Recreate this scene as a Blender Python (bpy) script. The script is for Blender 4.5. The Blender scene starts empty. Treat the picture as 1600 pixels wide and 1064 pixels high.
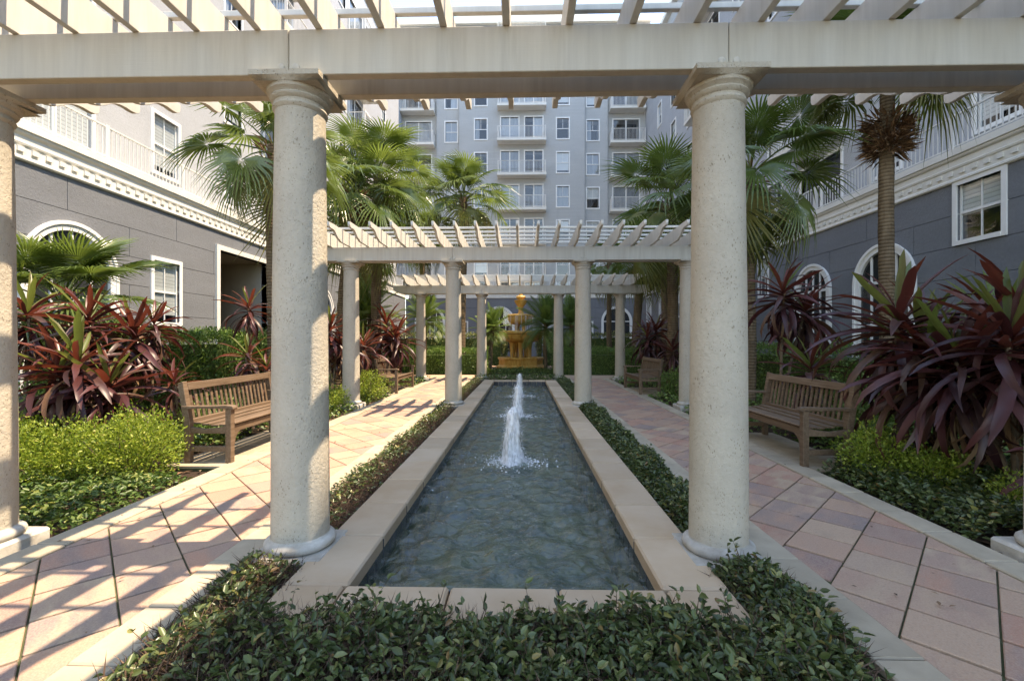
import bpy, math, random
import numpy as np
from mathutils import Vector, Matrix, Euler

R = math.radians
random.seed(7)
rng = np.random.default_rng(11)
scn = bpy.context.scene
col = scn.collection

# ------------------------------------------------------------------ camera, sky, sun, exposure
cam_d = bpy.data.cameras.new('camera')
cam = bpy.data.objects.new('camera', cam_d); col.objects.link(cam)
cam.location = (0, 0, 1.35)
cam.rotation_euler = (R(90), 0, R(1.39))
cam_d.sensor_width = 36.0; cam_d.lens = 15.75
cam_d.clip_start = 0.05; cam_d.clip_end = 2000
scn.camera = cam

SUN_EL, SUN_AZ = 65.0, 2.0            # azimuth measured from +X towards +Y
w = bpy.data.worlds.new('World'); scn.world = w; w.use_nodes = True
wn = w.node_tree.nodes; wl = w.node_tree.links
sky = wn.new('ShaderNodeTexSky'); sky.sky_type = 'NISHITA'; sky.sun_disc = False
sky.sun_elevation = R(SUN_EL); sky.sun_rotation = R(90 - SUN_AZ)
sky.air_density = 1.0; sky.dust_density = 0.0; sky.ozone_density = 4.0
bg = wn['Background']; bg.inputs['Strength'].default_value = 0.15
wl.new(sky.outputs[0], bg.inputs[0])

sun_d = bpy.data.lights.new('sun', 'SUN'); sun_d.energy = 2.0; sun_d.angle = R(0.53)
sun_d.color = (1.0, 0.95, 0.87)
sun = bpy.data.objects.new('sun', sun_d); col.objects.link(sun)
sv = Vector((math.cos(R(SUN_EL)) * math.cos(R(SUN_AZ)), math.cos(R(SUN_EL)) * math.sin(R(SUN_AZ)), math.sin(R(SUN_EL))))
sun.rotation_euler = sv.to_track_quat('Z', 'Y').to_euler()
sun.location = (20, 0, 40)

vs = scn.view_settings
vs.view_transform = 'Standard'; vs.look = 'None'; vs.gamma = 1.0; vs.exposure = 2.38
vs.use_white_balance = True; vs.white_balance_temperature = 9100; vs.white_balance_tint = 14
scn.cycles.use_denoising = True
scn.cycles.max_bounces = 10; scn.cycles.diffuse_bounces = 5; scn.cycles.glossy_bounces = 4
scn.cycles.transparent_max_bounces = 12; scn.cycles.transmission_bounces = 6
scn.cycles.sample_clamp_indirect = 8.0
scn.cycles.caustics_reflective = False; scn.cycles.caustics_refractive = False

CX = -0.10                           # axis of the garden

# ------------------------------------------------------------------ helpers
class MB:
    """collects geometry; build() links it as one mesh object"""
    def __init__(s): s.v = []; s.f = []
    def add(s, vs_, fs):
        b = len(s.v); s.v += [tuple(p) for p in vs_]; s.f += [tuple(i + b for i in f) for f in fs]; return s
    def box(s, x0, x1, y0, y1, z0, z1):
        return s.add([(x0,y0,z0),(x1,y0,z0),(x1,y1,z0),(x0,y1,z0),(x0,y0,z1),(x1,y0,z1),(x1,y1,z1),(x0,y1,z1)],
                     [(0,3,2,1),(4,5,6,7),(0,1,5,4),(1,2,6,5),(2,3,7,6),(3,0,4,7)])
    def lathe(s, prof, n=24, cx=0, cy=0, mod=None, caps=True):
        vs_ = []; fs = []
        for k, (r, z) in enumerate(prof):
            for i in range(n):
                a = 2*math.pi*i/n
                rr = r if mod is None else r*mod(a, z, k)
                vs_.append((cx+rr*math.cos(a), cy+rr*math.sin(a), z))
        m = len(prof)
        for k in range(m-1):
            for i in range(n):
                j = (i+1) % n
                fs.append((k*n+i, k*n+j, (k+1)*n+j, (k+1)*n+i))
        if caps:
            fs.append(tuple(range(n-1, -1, -1))); fs.append(tuple((m-1)*n+i for i in range(n)))
        return s.add(vs_, fs)
    def tube(s, pts, rad, n=8, caps=True):
        pts = [Vector(p) for p in pts]
        rs = rad if isinstance(rad, (list, tuple)) else [rad]*len(pts)
        vs_ = []; fs = []
        for k, p in enumerate(pts):
            t = (pts[min(k+1, len(pts)-1)] - pts[max(k-1, 0)]).normalized()
            up = Vector((0,0,1)) if abs(t.z) < .9 else Vector((1,0,0))
            a = t.cross(up).normalized(); b = t.cross(a)
            for i in range(n):
                q = 2*math.pi*i/n
                vs_.append(p + (a*math.cos(q)+b*math.sin(q))*rs[k])
        for k in range(len(pts)-1):
            for i in range(n):
                j = (i+1) % n
                fs.append((k*n+i, (k+1)*n+i, (k+1)*n+j, k*n+j))
        if caps:
            fs.append(tuple(range(n))); fs.append(tuple((len(pts)-1)*n+i for i in range(n-1,-1,-1)))
        return s.add(vs_, fs)
    def prism(s, poly, a0, a1, axis='x'):
        """polygon of (p,q) extruded along an axis: x -> (y,z), y -> (x,z), z -> (x,y)"""
        n = len(poly)
        def P(p, q, a): return {'x': (a,p,q), 'y': (p,a,q), 'z': (p,q,a)}[axis]
        vs_ = [P(p,q,a0) for p,q in poly] + [P(p,q,a1) for p,q in poly]
        fs = [tuple(range(n)), tuple(range(2*n-1, n-1, -1))]
        for i in range(n):
            j = (i+1) % n; fs.append((i, i+n, j+n, j))
        return s.add(vs_, fs)
    def mesh(s, name, mat, smooth=False, bevel=0):
        me = bpy.data.meshes.new(name); me.from_pydata(s.v, [], s.f)
        import bmesh
        bm = bmesh.new(); bm.from_mesh(me)
        bmesh.ops.recalc_face_normals(bm, faces=bm.faces)
        if bevel:
            bmesh.ops.bevel(bm, geom=[e for e in bm.edges if len(e.link_faces) == 2 and e.calc_face_angle(0) > .5], offset=bevel, segments=1, affect='EDGES', clamp_overlap=True)
        bm.to_mesh(me); bm.free()
        if mat: me.materials.append(mat)
        if smooth:
            me.shade_smooth()
            me.set_sharp_from_angle(angle=R(smooth if smooth is not True else 40))
        return me
    def build(s, name, mat, parent=None, smooth=False, bevel=0):
        return inst(s.mesh(name, mat, smooth, bevel), name, parent)

def inst(me, name, parent=None, loc=None, rot=None, mtx=None, scale=None):
    o = bpy.data.objects.new(name, me); col.objects.link(o)
    if parent is not None: o.parent = parent
    if mtx is not None: o.matrix_basis = mtx
    if loc is not None: o.location = loc
    if rot is not None: o.rotation_euler = rot
    if scale is not None: o.scale = scale if not isinstance(scale, (int, float)) else (scale,)*3
    return o
def thing(name, label, cat, loc=(0,0,0), rz=0, group=None):
    o = bpy.data.objects.new(name, None); col.objects.link(o)
    o.location = loc; o.rotation_euler = (0,0,rz); o.empty_display_size = .2
    return tag(o, label, cat, group)
def tag(o, label, cat, group=None):
    o['label'] = label; o['category'] = cat
    if group: o['group'] = group
    return o
def struct(o): o['kind'] = 'structure'; return o
def stuff(o): o['kind'] = 'stuff'; return o

# ------------------------------------------------------------------ materials
def srgb(r, g, b):
    f = lambda c: (c/255/12.92 if c/255 <= .04045 else ((c/255+.055)/1.055)**2.4)
    return (f(r), f(g), f(b))
class NT:
    def __init__(s, name):
        s.m = bpy.data.materials.new(name); s.m.use_nodes = True
        s.t = s.m.node_tree; s.n = s.t.nodes; s.l = s.t.links
        s.b = s.n['Principled BSDF']; s.out = s.n['Material Output']
        s._co = None
    def new(s, k, **kw):
        n = s.n.new(k)
        for a, v in kw.items(): setattr(n, a, v)
        return n
    def put(s, sock, v):
        if hasattr(v, 'is_output') or isinstance(v, bpy.types.NodeSocket): s.l.new(v, sock)
        elif isinstance(v, (tuple, list)) and len(v) == 3 and sock.type == 'RGBA': sock.default_value = (*v, 1)
        else: sock.default_value = v
    def coord(s, scale=(1,1,1), rnd=True):
        tc = s.new('ShaderNodeTexCoord'); mp = s.new('ShaderNodeMapping')
        s.l.new(tc.outputs['Object'], mp.inputs['Vector']); mp.inputs['Scale'].default_value = scale
        if rnd:
            oi = s.new('ShaderNodeObjectInfo'); mu = s.new('ShaderNodeMath', operation='MULTIPLY')
            s.l.new(oi.outputs['Random'], mu.inputs[0]); mu.inputs[1].default_value = 37.0
            s.l.new(mu.outputs[0], mp.inputs['Location'])
        return mp.outputs[0]
    def noise(s, co, scale, detail=4, rough=.6):
        n = s.new('ShaderNodeTexNoise'); s.l.new(co, n.inputs['Vector'])
        n.inputs['Scale'].default_value = scale; n.inputs['Detail'].default_value = detail; n.inputs['Roughness'].default_value = rough
        return n.outputs['Fac']
    def voro(s, co, scale, feature='F1', out='Distance'):
        n = s.new('ShaderNodeTexVoronoi', feature=feature); s.l.new(co, n.inputs['Vector']); n.inputs['Scale'].default_value = scale
        return n.outputs[out]
    def ramp(s, fac, stops, interp='LINEAR'):
        n = s.new('ShaderNodeValToRGB'); n.color_ramp.interpolation = interp
        e = n.color_ramp.elements
        while len(e) < len(stops): e.new(.5)
        for i, (p, c) in enumerate(stops):
            e[i].position = p; e[i].color = (*c, 1) if isinstance(c, (tuple, list)) else (c, c, c, 1)
        s.l.new(fac, n.inputs[0]); return n.outputs[0]
    def mix(s, fac, a, b, mode='MIX'):
        n = s.new('ShaderNodeMix', data_type='RGBA', blend_type=mode)
        s.put(n.inputs[0], fac); s.put(n.inputs[6], a); s.put(n.inputs[7], b)
        return n.outputs[2]
    def math(s, op, a, b=0.0):
        n = s.new('ShaderNodeMath', operation=op); s.put(n.inputs[0], a); s.put(n.inputs[1], b); return n.outputs[0]
    def schlick(s, f0, normal=None):
        lw = s.new('ShaderNodeLayerWeight'); lw.inputs['Blend'].default_value = .5
        if normal is not None: s.l.new(normal, lw.inputs['Normal'])
        return s.math('ADD', s.math('MULTIPLY', s.math('POWER', lw.outputs['Facing'], 5.0), 1-f0), f0)
    def rand(s): return s.new('ShaderNodeObjectInfo').outputs['Random']
    def island(s): return s.new('ShaderNodeNewGeometry').outputs['Random Per Island']
    def bump(s, h, strength=.3, dist=.01):
        n = s.new('ShaderNodeBump'); s.l.new(h, n.inputs['Height'])
        n.inputs['Strength'].default_value = strength; n.inputs['Distance'].default_value = dist
        s.l.new(n.outputs[0], s.b.inputs['Normal']); return n.outputs[0]
    def done(s, color, rough=.7, spec=.5):
        s.put(s.b.inputs['Base Color'], color); s.put(s.b.inputs['Roughness'], rough)
        s.b.inputs['Specular IOR Level'].default_value = spec
        return s.m
    def translucent(s, color, fac=.35):
        tr = s.new('ShaderNodeBsdfTranslucent'); s.put(tr.inputs[0], color)
        mx = s.new('ShaderNodeMixShader'); mx.inputs[0].default_value = fac
        s.l.new(s.b.outputs[0], mx.inputs[1]); s.l.new(tr.outputs[0], mx.inputs[2]); s.l.new(mx.outputs[0], s.out.inputs['Surface'])

def plain(name, c1, c2=None, scale=3, rough=.7, bump=.15, bscale=60, spec=.4, rnd=.12, dist=.004):
    t = NT(name); co = t.coord()
    c2 = c2 or tuple(x*.8 for x in c1)
    n = t.noise(co, scale, 5); c = t.mix(t.ramp(n, [(.3, 0), (.7, 1)]), c1, c2)
    if rnd:
        v = t.math('ADD', t.math('MULTIPLY', t.rand(), rnd*2), 1-rnd)
        h = t.new('ShaderNodeHueSaturation'); t.l.new(c, h.inputs['Color']); t.l.new(v, h.inputs['Value']); c = h.outputs[0]
    if bump: t.bump(t.noise(co, bscale, 4), bump, dist)
    return t.done(c, rough, spec)

M = {}
# column stone: cream cast stone with dark pits
def column_mat():
    t = NT('cast_stone'); co = t.coord()
    base = t.mix(t.ramp(t.noise(co, 2.2, 6), [(.3, 0), (.7, 1)]), (.52, .47, .385), (.44, .395, .325))
    base = t.mix(t.ramp(t.noise(co, 30, 3), [(.45, 0), (.75, .5)]), base, (.39, .35, .285))
    cos = t.coord((1.6, 1.6, .8))
    pit = t.voro(cos, 42); size = t.noise(co, 9, 2)
    th = t.math('MULTIPLY', t.math('SUBTRACT', size, .36), .85)
    mask = t.math('LESS_THAN', pit, th)
    pit2 = t.math('LESS_THAN', t.voro(cos, 70), t.math('MULTIPLY', t.math('SUBTRACT', t.noise(co, 14, 2), .36), .9))
    msk = t.math('MAXIMUM', mask, t.math('MULTIPLY', pit2, .8))
    c = t.mix(t.math('MULTIPLY', msk, .6), base, (.20, .16, .11))
    hgt = t.math('SUBTRACT', t.math('ADD', t.math('MULTIPLY', t.noise(co, 120, 3), .3), t.math('MULTIPLY', t.noise(co, 42, 3), .9)), msk)
    t.bump(hgt, .85, .009)
    return t.done(c, .85, .25)
M['stone'] = column_mat()
M['stone_white'] = plain('painted_stone', (.56, .53, .47), (.33, .30, .25), 8, .9, 1.0, 30)
# weathered white paint on timber
def paint_mat(name, c1, c2, st):
    t = NT(name); co = t.coord((5.5, 5.5, .35)); c0 = t.coord()
    n = t.noise(co, 3.0, 6, .65); c = t.mix(t.ramp(n, [(.35, 0), (.72, 1)]), c1, c2)
    s2 = t.ramp(t.noise(t.coord((3.2, 3.2, .25)), 1.6, 5, .7), [(.56, 0), (.74, st)])
    c = t.mix(s2, c, (.30, .24, .16))
    r = t.ramp(t.noise(c0, 4.5, 5, .7), [(.72, 0), (.80, .5)]); c = t.mix(r, c, (.30, .15, .06))
    t.bump(t.noise(t.coord((.6, 14, 14)), 9, 4), .18, .004)
    return t.done(c, .55, .4)
M['paint'] = paint_mat('beam_paint', (.55, .515, .44), (.465, .43, .365), .35)
M['paint_rafter'] = paint_mat('rafter_paint', (.64, .62, .575), (.56, .54, .495), .22)
M['bolt'] = plain('painted_bolt', (.55, .52, .46), None, 5, .5, .2, 50)
# pavers
def paver_mat():
    t = NT('paver_concrete'); co = t.coord()
    r = t.rand()
    a = t.ramp(r, [(0, (.47,.255,.175)), (.16, (.38,.175,.125)), (.32, (.46,.34,.23)), (.48, (.33,.205,.165)), (.62, (.47,.28,.19)), (.78, (.235,.175,.17)), (.9, (.42,.215,.15)), (1, (.47,.33,.225))])
    r2 = t.math('FRACT', t.math('MULTIPLY', r, 7.31))
    b = t.ramp(r2, [(0, (.47,.35,.24)), (.25, (.36,.18,.13)), (.5, (.215,.165,.16)), (.75, (.44,.26,.175)), (1, (.45,.30,.205))])
    n = t.noise(t.coord((2.2, 6, 3)), .9, 3)
    c = t.mix(t.ramp(n, [(.40, 0), (.62, 1)]), a, b)
    c = t.mix(t.ramp(t.noise(co, 130, 2), [(.35, 0), (.75, .5)]), c, (.52, .40, .30))
    c = t.mix(t.ramp(t.noise(co, 75, 3), [(.52, 0), (.75, .40)]), c, (.22, .165, .13))
    c = t.mix(t.ramp(t.noise(co, 3, 5), [(.58, 0), (.8, .35)]), c, (.20, .18, .15))
    t.bump(t.noise(co, 150, 4), .5, .006)
    return t.done(c, .82, .3)
M['paver'] = paver_mat()
M['border'] = plain('border_stone', (.45, .375, .275), (.33, .275, .20), 4, .85, .35, 120, rnd=.1)
M['coping'] = plain('coping_stone', (.54, .42, .30), (.46, .325, .205), 2.2, .75, .4, 140, rnd=.13)
M['mortar'] = plain('mossy_joint', (.09, .085, .05), (.05, .07, .02), 9, .95, .5, 60, rnd=0)
M['mulch'] = plain('mulch', (.085, .05, .032), (.03, .018, .012), 30, .95, 1.0, 90, rnd=0, dist=.03)
M['tile'] = plain('pool_tile', (.03, .035, .05), (.05, .055, .065), 8, .25, .1, 30, spec=.5, rnd=.35)
def pool_floor_mat():
    t = NT('pool_floor'); co = t.coord(rnd=False)
    c = t.ramp(t.noise(co, 2.6, 7, .75), [(.25, (.06,.11,.115)), (.42, (.16,.22,.20)), (.56, (.40,.39,.24)), (.72, (.09,.15,.155))])
    return t.done(c, .7, .2)
M['pool_floor'] = pool_floor_mat()
def water_mat():
    t = NT('pool_water')
    tr = t.new('ShaderNodeBsdfTransparent'); tr.inputs[0].default_value = (.58, .68, .62, 1)
    df = t.new('ShaderNodeBsdfDiffuse'); df.inputs[0].default_value = (.04, .06, .05, 1)
    gl = t.new('ShaderNodeBsdfGlossy'); gl.inputs['Roughness'].default_value = .02; gl.inputs[0].default_value = (1,1,1,1)
    bp = t.new('ShaderNodeBump'); bp.inputs['Strength'].default_value = 1.0; bp.inputs['Distance'].default_value = .03
    n1 = t.new('ShaderNodeTexNoise'); t.l.new(t.coord((1, 1.5, 1), False), n1.inputs['Vector']); n1.inputs['Scale'].default_value = 12; n1.inputs['Detail'].default_value = 5; n1.inputs['Roughness'].default_value = .5; n1.inputs['Distortion'].default_value = 1.4
    t.l.new(n1.outputs['Fac'], bp.inputs['Height']); t.l.new(bp.outputs[0], gl.inputs['Normal'])
    m0 = t.new('ShaderNodeMixShader'); m0.inputs[0].default_value = .22
    t.l.new(tr.outputs[0], m0.inputs[1]); t.l.new(df.outputs[0], m0.inputs[2])
    m1 = t.new('ShaderNodeMixShader'); t.l.new(t.schlick(.07, bp.outputs[0]), m1.inputs[0]); t.l.new(m0.outputs[0], m1.inputs[1]); t.l.new(gl.outputs[0], m1.inputs[2])
    t.l.new(m1.outputs[0], t.out.inputs['Surface']); t.n.remove(t.b)
    return t.m
M['water'] = water_mat()
def foam_mat(name, fac):
    t = NT(name)
    co = t.coord((1, 1, .35))
    t.done((.86, .89, .93), .12, .6)
    t.bump(t.noise(co, 38, 4), .9, .02)
    tr = t.new('ShaderNodeBsdfTransparent'); mx = t.new('ShaderNodeMixShader')
    f = t.ramp(t.noise(t.coord((1, 1, .18)), 34, 4, .65), [(.45, 0), (.70, fac)])
    t.l.new(f, mx.inputs[0]); t.l.new(t.b.outputs[0], mx.inputs[1]); t.l.new(tr.outputs[0], mx.inputs[2]); t.l.new(mx.outputs[0], t.out.inputs['Surface'])
    return t.m
M['foam'] = foam_mat('water_foam', .7)
M['drop'] = foam_mat('water_drops', .6)
# timber
def teak_mat():
    t = NT('teak'); co = t.coord((30, 1.5, 30))
    c = t.ramp(t.noise(co, 1.5, 5, .6), [(.25, (.10,.063,.04)), (.5, (.16,.106,.068)), (.8, (.23,.165,.118))])
    v = t.math('ADD', t.math('MULTIPLY', t.rand(), .35), .82)
    h = t.new('ShaderNodeHueSaturation'); t.l.new(c, h.inputs['Color']); t.l.new(v, h.inputs['Value'])
    t.bump(t.noise(co, 3, 4), .25, .003)
    return t.done(h.outputs[0], .6, .35)
M['teak'] = teak_mat()
# walls
def stucco_mat(name, c1, c2, siding=False):
    t = NT(name); co = t.coord(rnd=False)
    c = t.mix(t.ramp(t.noise(t.coord((1, 1, 3), False), .5, 6, .65), [(.3, 0), (.75, 1)]), c1, c2)
    c = t.mix(t.ramp(t.noise(co, 14, 5, .7), [(.4, 0), (.75, .4)]), c, tuple(x*.72 for x in c2))
    st = t.ramp(t.noise(t.coord((2.5, 2.5, .15), False), 1.2, 4, .6), [(.55, 0), (.8, .25)])
    c = t.mix(st, c, tuple(x*.62 for x in c2))
    if siding:
        w_ = t.new('ShaderNodeTexWave', bands_direction='Z', wave_profile='SAW'); t.l.new(co, w_.inputs['Vector']); w_.inputs['Scale'].default_value = 1.0
        t.bump(w_.outputs['Fac'], .5, .02)
    else:
        t.bump(t.noise(co, 22, 6, .75), .8, .02)
    return t.done(c, .9, .2)
M['stucco_dark'] = stucco_mat('blue_grey_stucco', (.205, .217, .236), (.165, .175, .19))
M['stucco_light'] = stucco_mat('greige_stucco', (.43, .45, .47), (.375, .39, .41))
M['siding'] = stucco_mat('grey_siding', (.47, .485, .485), (.41, .425, .425), True)
M['trim'] = plain('white_trim', (.74, .72, .67), (.66, .64, .58), 1.5, .6, .1, 40, rnd=.04)
M['frame'] = plain('window_frame_white', (.80, .80, .78), (.74, .74, .72), 3, .45, 0, rnd=.04)
M['rail'] = plain('white_rail', (.70, .69, .66), (.62, .61, .58), 3, .5, 0, rnd=.04)
M['dark'] = plain('unlit_room_dark', (.035, .035, .038), (.02, .02, .022), 1, .9, 0, rnd=0)  # near-black colour standing in for the shade of unlit rooms
M['entry'] = plain('entry_wall', (.40, .36, .30), None, 1, .8, .1)
M['bronze'] = plain('dark_bronze', (.05, .045, .04), None, 2, .4, 0)
def glass_mat():
    t = NT('window_glass')
    tr = t.new('ShaderNodeBsdfTransparent'); tr.inputs[0].default_value = (.86, .90, .92, 1)
    gl = t.new('ShaderNodeBsdfGlossy'); gl.inputs['Roughness'].default_value = .02
    bp = t.new('ShaderNodeBump'); bp.inputs['Strength'].default_value = .08; bp.inputs['Distance'].default_value = .02
    t.l.new(t.noise(t.coord(), 1.3, 2), bp.inputs['Height']); t.l.new(bp.outputs[0], gl.inputs['Normal'])
    m1 = t.new('ShaderNodeMixShader'); f = t.schlick(.10)
    t.l.new(f, m1.inputs[0]); t.l.new(tr.outputs[0], m1.inputs[1]); t.l.new(gl.outputs[0], m1.inputs[2])
    t.l.new(m1.outputs[0], t.out.inputs['Surface']); t.n.remove(t.b); return t.m
M['glass'] = glass_mat()
def curtain_mat():
    t = NT('curtain'); co = t.coord((1,1,1))
    w_ = t.new('ShaderNodeTexWave', bands_direction='X'); t.l.new(co, w_.inputs['Vector']); w_.inputs['Scale'].default_value = 2.6; w_.inputs['Distortion'].default_value = 2.5
    w_.inputs['Detail'].default_value = 2
    c = t.ramp(w_.outputs['Fac'], [(0, (.42,.45,.48)), (1, (.70,.72,.74))])
    h = t.new('ShaderNodeHueSaturation'); t.l.new(c, h.inputs['Color']); t.l.new(t.math('ADD', t.math('MULTIPLY', t.rand(), .6), .5), h.inputs['Value'])
    t.bump(w_.outputs['Fac'], .6, .05)
    return t.done(h.outputs[0], .9, .1)
M['curtain'] = curtain_mat()
def blind_mat():
    t = NT('blind'); co = t.coord(rnd=False)
    w_ = t.new('ShaderNodeTexWave', bands_direction='Z', wave_profile='SAW'); t.l.new(co, w_.inputs['Vector']); w_.inputs['Scale'].default_value = 3.2
    c = t.ramp(w_.outputs['Fac'], [(0, (.45,.45,.44)), (.3, (.72,.72,.70)), (1, (.80,.80,.78))])
    t.bump(w_.outputs['Fac'], .5, .03)
    return t.done(c, .8, .2)
M['blind'] = blind_mat()
M['fountain'] = None
def fountain_mat():
    t = NT('ochre_fountain_stone'); co = t.coord()
    c = t.ramp(t.noise(t.coord((3, 3, .8)), 2.2, 6, .7), [(.25, (.24,.105,.02)), (.42, (.52,.26,.05)), (.58, (.66,.40,.12)), (.72, (.44,.21,.04)), (.85, (.58,.42,.22))])
    t.bump(t.noise(co, 25, 4), .4, .02)
    return t.done(c, .38, .5)
M['fountain'] = fountain_mat()
# foliage
def leaf_mat(name, stops, rough=.45, trans=.3, tcol=None, source='island', spec=.4):
    t = NT(name)
    r = t.island() if source == 'island' else t.rand()
    c = t.ramp(r, stops)
    if source != 'island':
        n = t.noise(t.coord((2, 18, 2)), 2, 3); c = t.mix(t.ramp(n, [(.35, 0), (.75, .55)]), c, tuple(x*.55 for x in stops[0][1]))
    t.done(c, rough, spec)
    if trans: t.translucent(t.mix(.5, c, tcol or stops[-1][1]), trans)
    return t.m
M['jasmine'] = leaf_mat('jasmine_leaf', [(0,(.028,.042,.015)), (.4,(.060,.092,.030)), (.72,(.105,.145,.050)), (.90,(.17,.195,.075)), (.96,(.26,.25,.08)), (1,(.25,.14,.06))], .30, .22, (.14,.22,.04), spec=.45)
M['jasmine_lit'] = leaf_mat('jasmine_sunlit_leaf', [(0,(.03,.07,.015)), (.5,(.07,.13,.03)), (.85,(.14,.20,.05)), (1,(.26,.27,.08))], .4, .25, (.14,.22,.03))  # brighter copy of the jasmine leaf, sunlight put into the colour
M['lime'] = leaf_mat('lime_shrub_leaf', [(0,(.10,.16,.02)), (.5,(.20,.28,.035)), (.85,(.32,.39,.06)), (1,(.42,.42,.10))], .45, .35, (.30,.40,.04))
M['hedge'] = leaf_mat('hedge_leaf', [(0,(.07,.14,.03)), (.5,(.13,.22,.05)), (.9,(.21,.31,.08)), (1,(.28,.35,.12))], .4, .28, (.12,.25,.03))
M['variegated'] = leaf_mat('variegated_leaf', [(0,(.03,.07,.02)), (.5,(.07,.12,.03)), (.7,(.28,.30,.10)), (1,(.42,.40,.16))], .45, .25)
M['fan'] = leaf_mat('fan_palm_leaf', [(0,(.085,.14,.035)), (.5,(.13,.19,.05)), (1,(.20,.26,.08))], .27, .38, (.26,.36,.06), 'object', .7)
M['fan_old'] = leaf_mat('fan_palm_old_leaf', [(0,(.10,.13,.03)), (.5,(.16,.17,.04)), (1,(.20,.17,.06))], .45, .3, (.25,.28,.05), 'object')
M['date'] = leaf_mat('date_palm_leaf', [(0,(.08,.14,.035)), (.6,(.13,.21,.05)), (1,(.20,.28,.07))], .42, .30, (.20,.30,.05), 'object')
M['petiole'] = plain('palm_stalk', (.16, .17, .05), (.22, .14, .05), 6, .6, .2, 40)
M['husk'] = leaf_mat('palm_husk', [(0,(.09,.045,.022)), (.5,(.19,.10,.05)), (.85,(.29,.17,.09)), (1,(.36,.24,.14))], .9, .1)
M['twig'] = leaf_mat('dry_twig', [(0,(.05,.028,.018)), (.5,(.10,.06,.04)), (1,(.17,.11,.075))], .9, 0)
M['litter'] = leaf_mat('dry_leaf_litter', [(0,(.05,.028,.016)), (.5,(.12,.065,.035)), (.8,(.22,.13,.075)), (1,(.36,.25,.16))], .9, 0)
M['cord_purple'] = leaf_mat('purple_cordyline_leaf', [(0,(.038,.015,.018)), (.3,(.070,.023,.025)), (.6,(.115,.034,.032)), (.8,(.07,.042,.035)), (1,(.13,.065,.035))], .40, .15, (.30,.05,.03), 'object', .4)
M['cord_red'] = leaf_mat('red_cordyline_leaf', [(0,(.10,.024,.020)), (.5,(.16,.045,.026)), (1,(.085,.028,.030))], .36, .25, (.38,.08,.04), 'object', .5)
M['cord_green'] = leaf_mat('green_cordyline_leaf', [(0,(.11,.16,.04)), (.5,(.17,.15,.045)), (1,(.14,.21,.05))], .35, .35, (.30,.34,.06), 'object', .5)
M['cord_dry'] = leaf_mat('dry_cordyline_leaf', [(0,(.15,.075,.035)), (.5,(.24,.14,.07)), (1,(.32,.21,.12))], .8, .15, (.3,.2,.1), 'object')
def trunk_mat(name, a, b, ring):
    t = NT(name); co = t.coord()
    w_ = t.new('ShaderNodeTexWave', bands_direction='Z'); t.l.new(co, w_.inputs['Vector']); w_.inputs['Scale'].default_value = ring
    w_.inputs['Distortion'].default_value = 1.6; w_.inputs['Detail'].default_value = 3
    n = t.noise(t.coord((6, 6, 1.2)), 3, 5)
    c = t.mix(t.ramp(n, [(.3, 0), (.7, 1)]), a, b); c = t.mix(t.ramp(w_.outputs['Fac'], [(.0, .55), (.25, 0)]), c, tuple(x*.45 for x in b))
    t.bump(t.math('ADD', w_.outputs['Fac'], n), .6, .02)
    return t.done(c, .9, .15)
M['trunk'] = trunk_mat('palm_trunk', (.21, .155, .10), (.13, .09, .055), 5)
M['cane'] = plain('cordyline_cane', (.19, .14, .09), (.11, .08, .05), 9, .85, .4, 40)
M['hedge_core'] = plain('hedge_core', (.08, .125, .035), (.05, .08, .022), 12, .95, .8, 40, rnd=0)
# ------------------------------------------------------------------ ground, paths, pool
def ring_sheet(name, mat, z, X0, X1, Y0, Y1, hx0, hx1, hy0, hy1):
    xs = [X0, hx0, hx1, X1]; ys = [Y0, hy0, hy1, Y1]; m = MB()
    m.v = [(x, y, z) for y in ys for x in xs]
    m.f = [(j*4+i, j*4+i+1, (j+1)*4+i+1, (j+1)*4+i) for j in range(3) for i in range(3) if not (i == 1 and j == 1)]
    return m.build(name, mat)
PX0, PX1, PY0, PY1 = CX-.845, CX+.845, 2.37, 14.45       # pool opening
struct(ring_sheet('ground', M['mulch'], -.055, -600, 600, -600, 600, PX0-.05, PX1+.05, PY0-.05, PY1+.05))

pool = MB()
for (x0, x1, y0, y1) in ((PX0-.05, PX0, PY0-.05, PY1+.05), (PX1, PX1+.05, PY0-.05, PY1+.05), (PX0, PX1, PY0-.05, PY0), (PX0, PX1, PY1, PY1+.05)):
    pool.box(x0, x1, y0, y1, -.66, -.03)
pool.box(PX0, PX1, PY0, PY1, -.66, -.60)
pool = struct(pool.build('pool', M['pool_floor']))
# dark wall tiles
tl = MB().box(-.072, .072, -.012, 0, -.165, .02).mesh('wall_tile', M['tile'], bevel=.003)
nt = 80
for s in (0, 1):
    for k in range(nt):
        y = PY0 + (k+.5)*(PY1-PY0)/nt
        inst(tl, 'wall_tile', pool, (PX0 if s == 0 else PX1, y, 0), (0, 0, R(90) if s == 0 else R(-90)))
for k in range(11):
    x = PX0 + (k+.5)*(PX1-PX0)/11
    inst(tl, 'wall_tile', pool, (x, PY1, 0), (0, 0, 0)); inst(tl, 'wall_tile', pool, (x, PY0, 0), (0, 0, math.pi))
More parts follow.
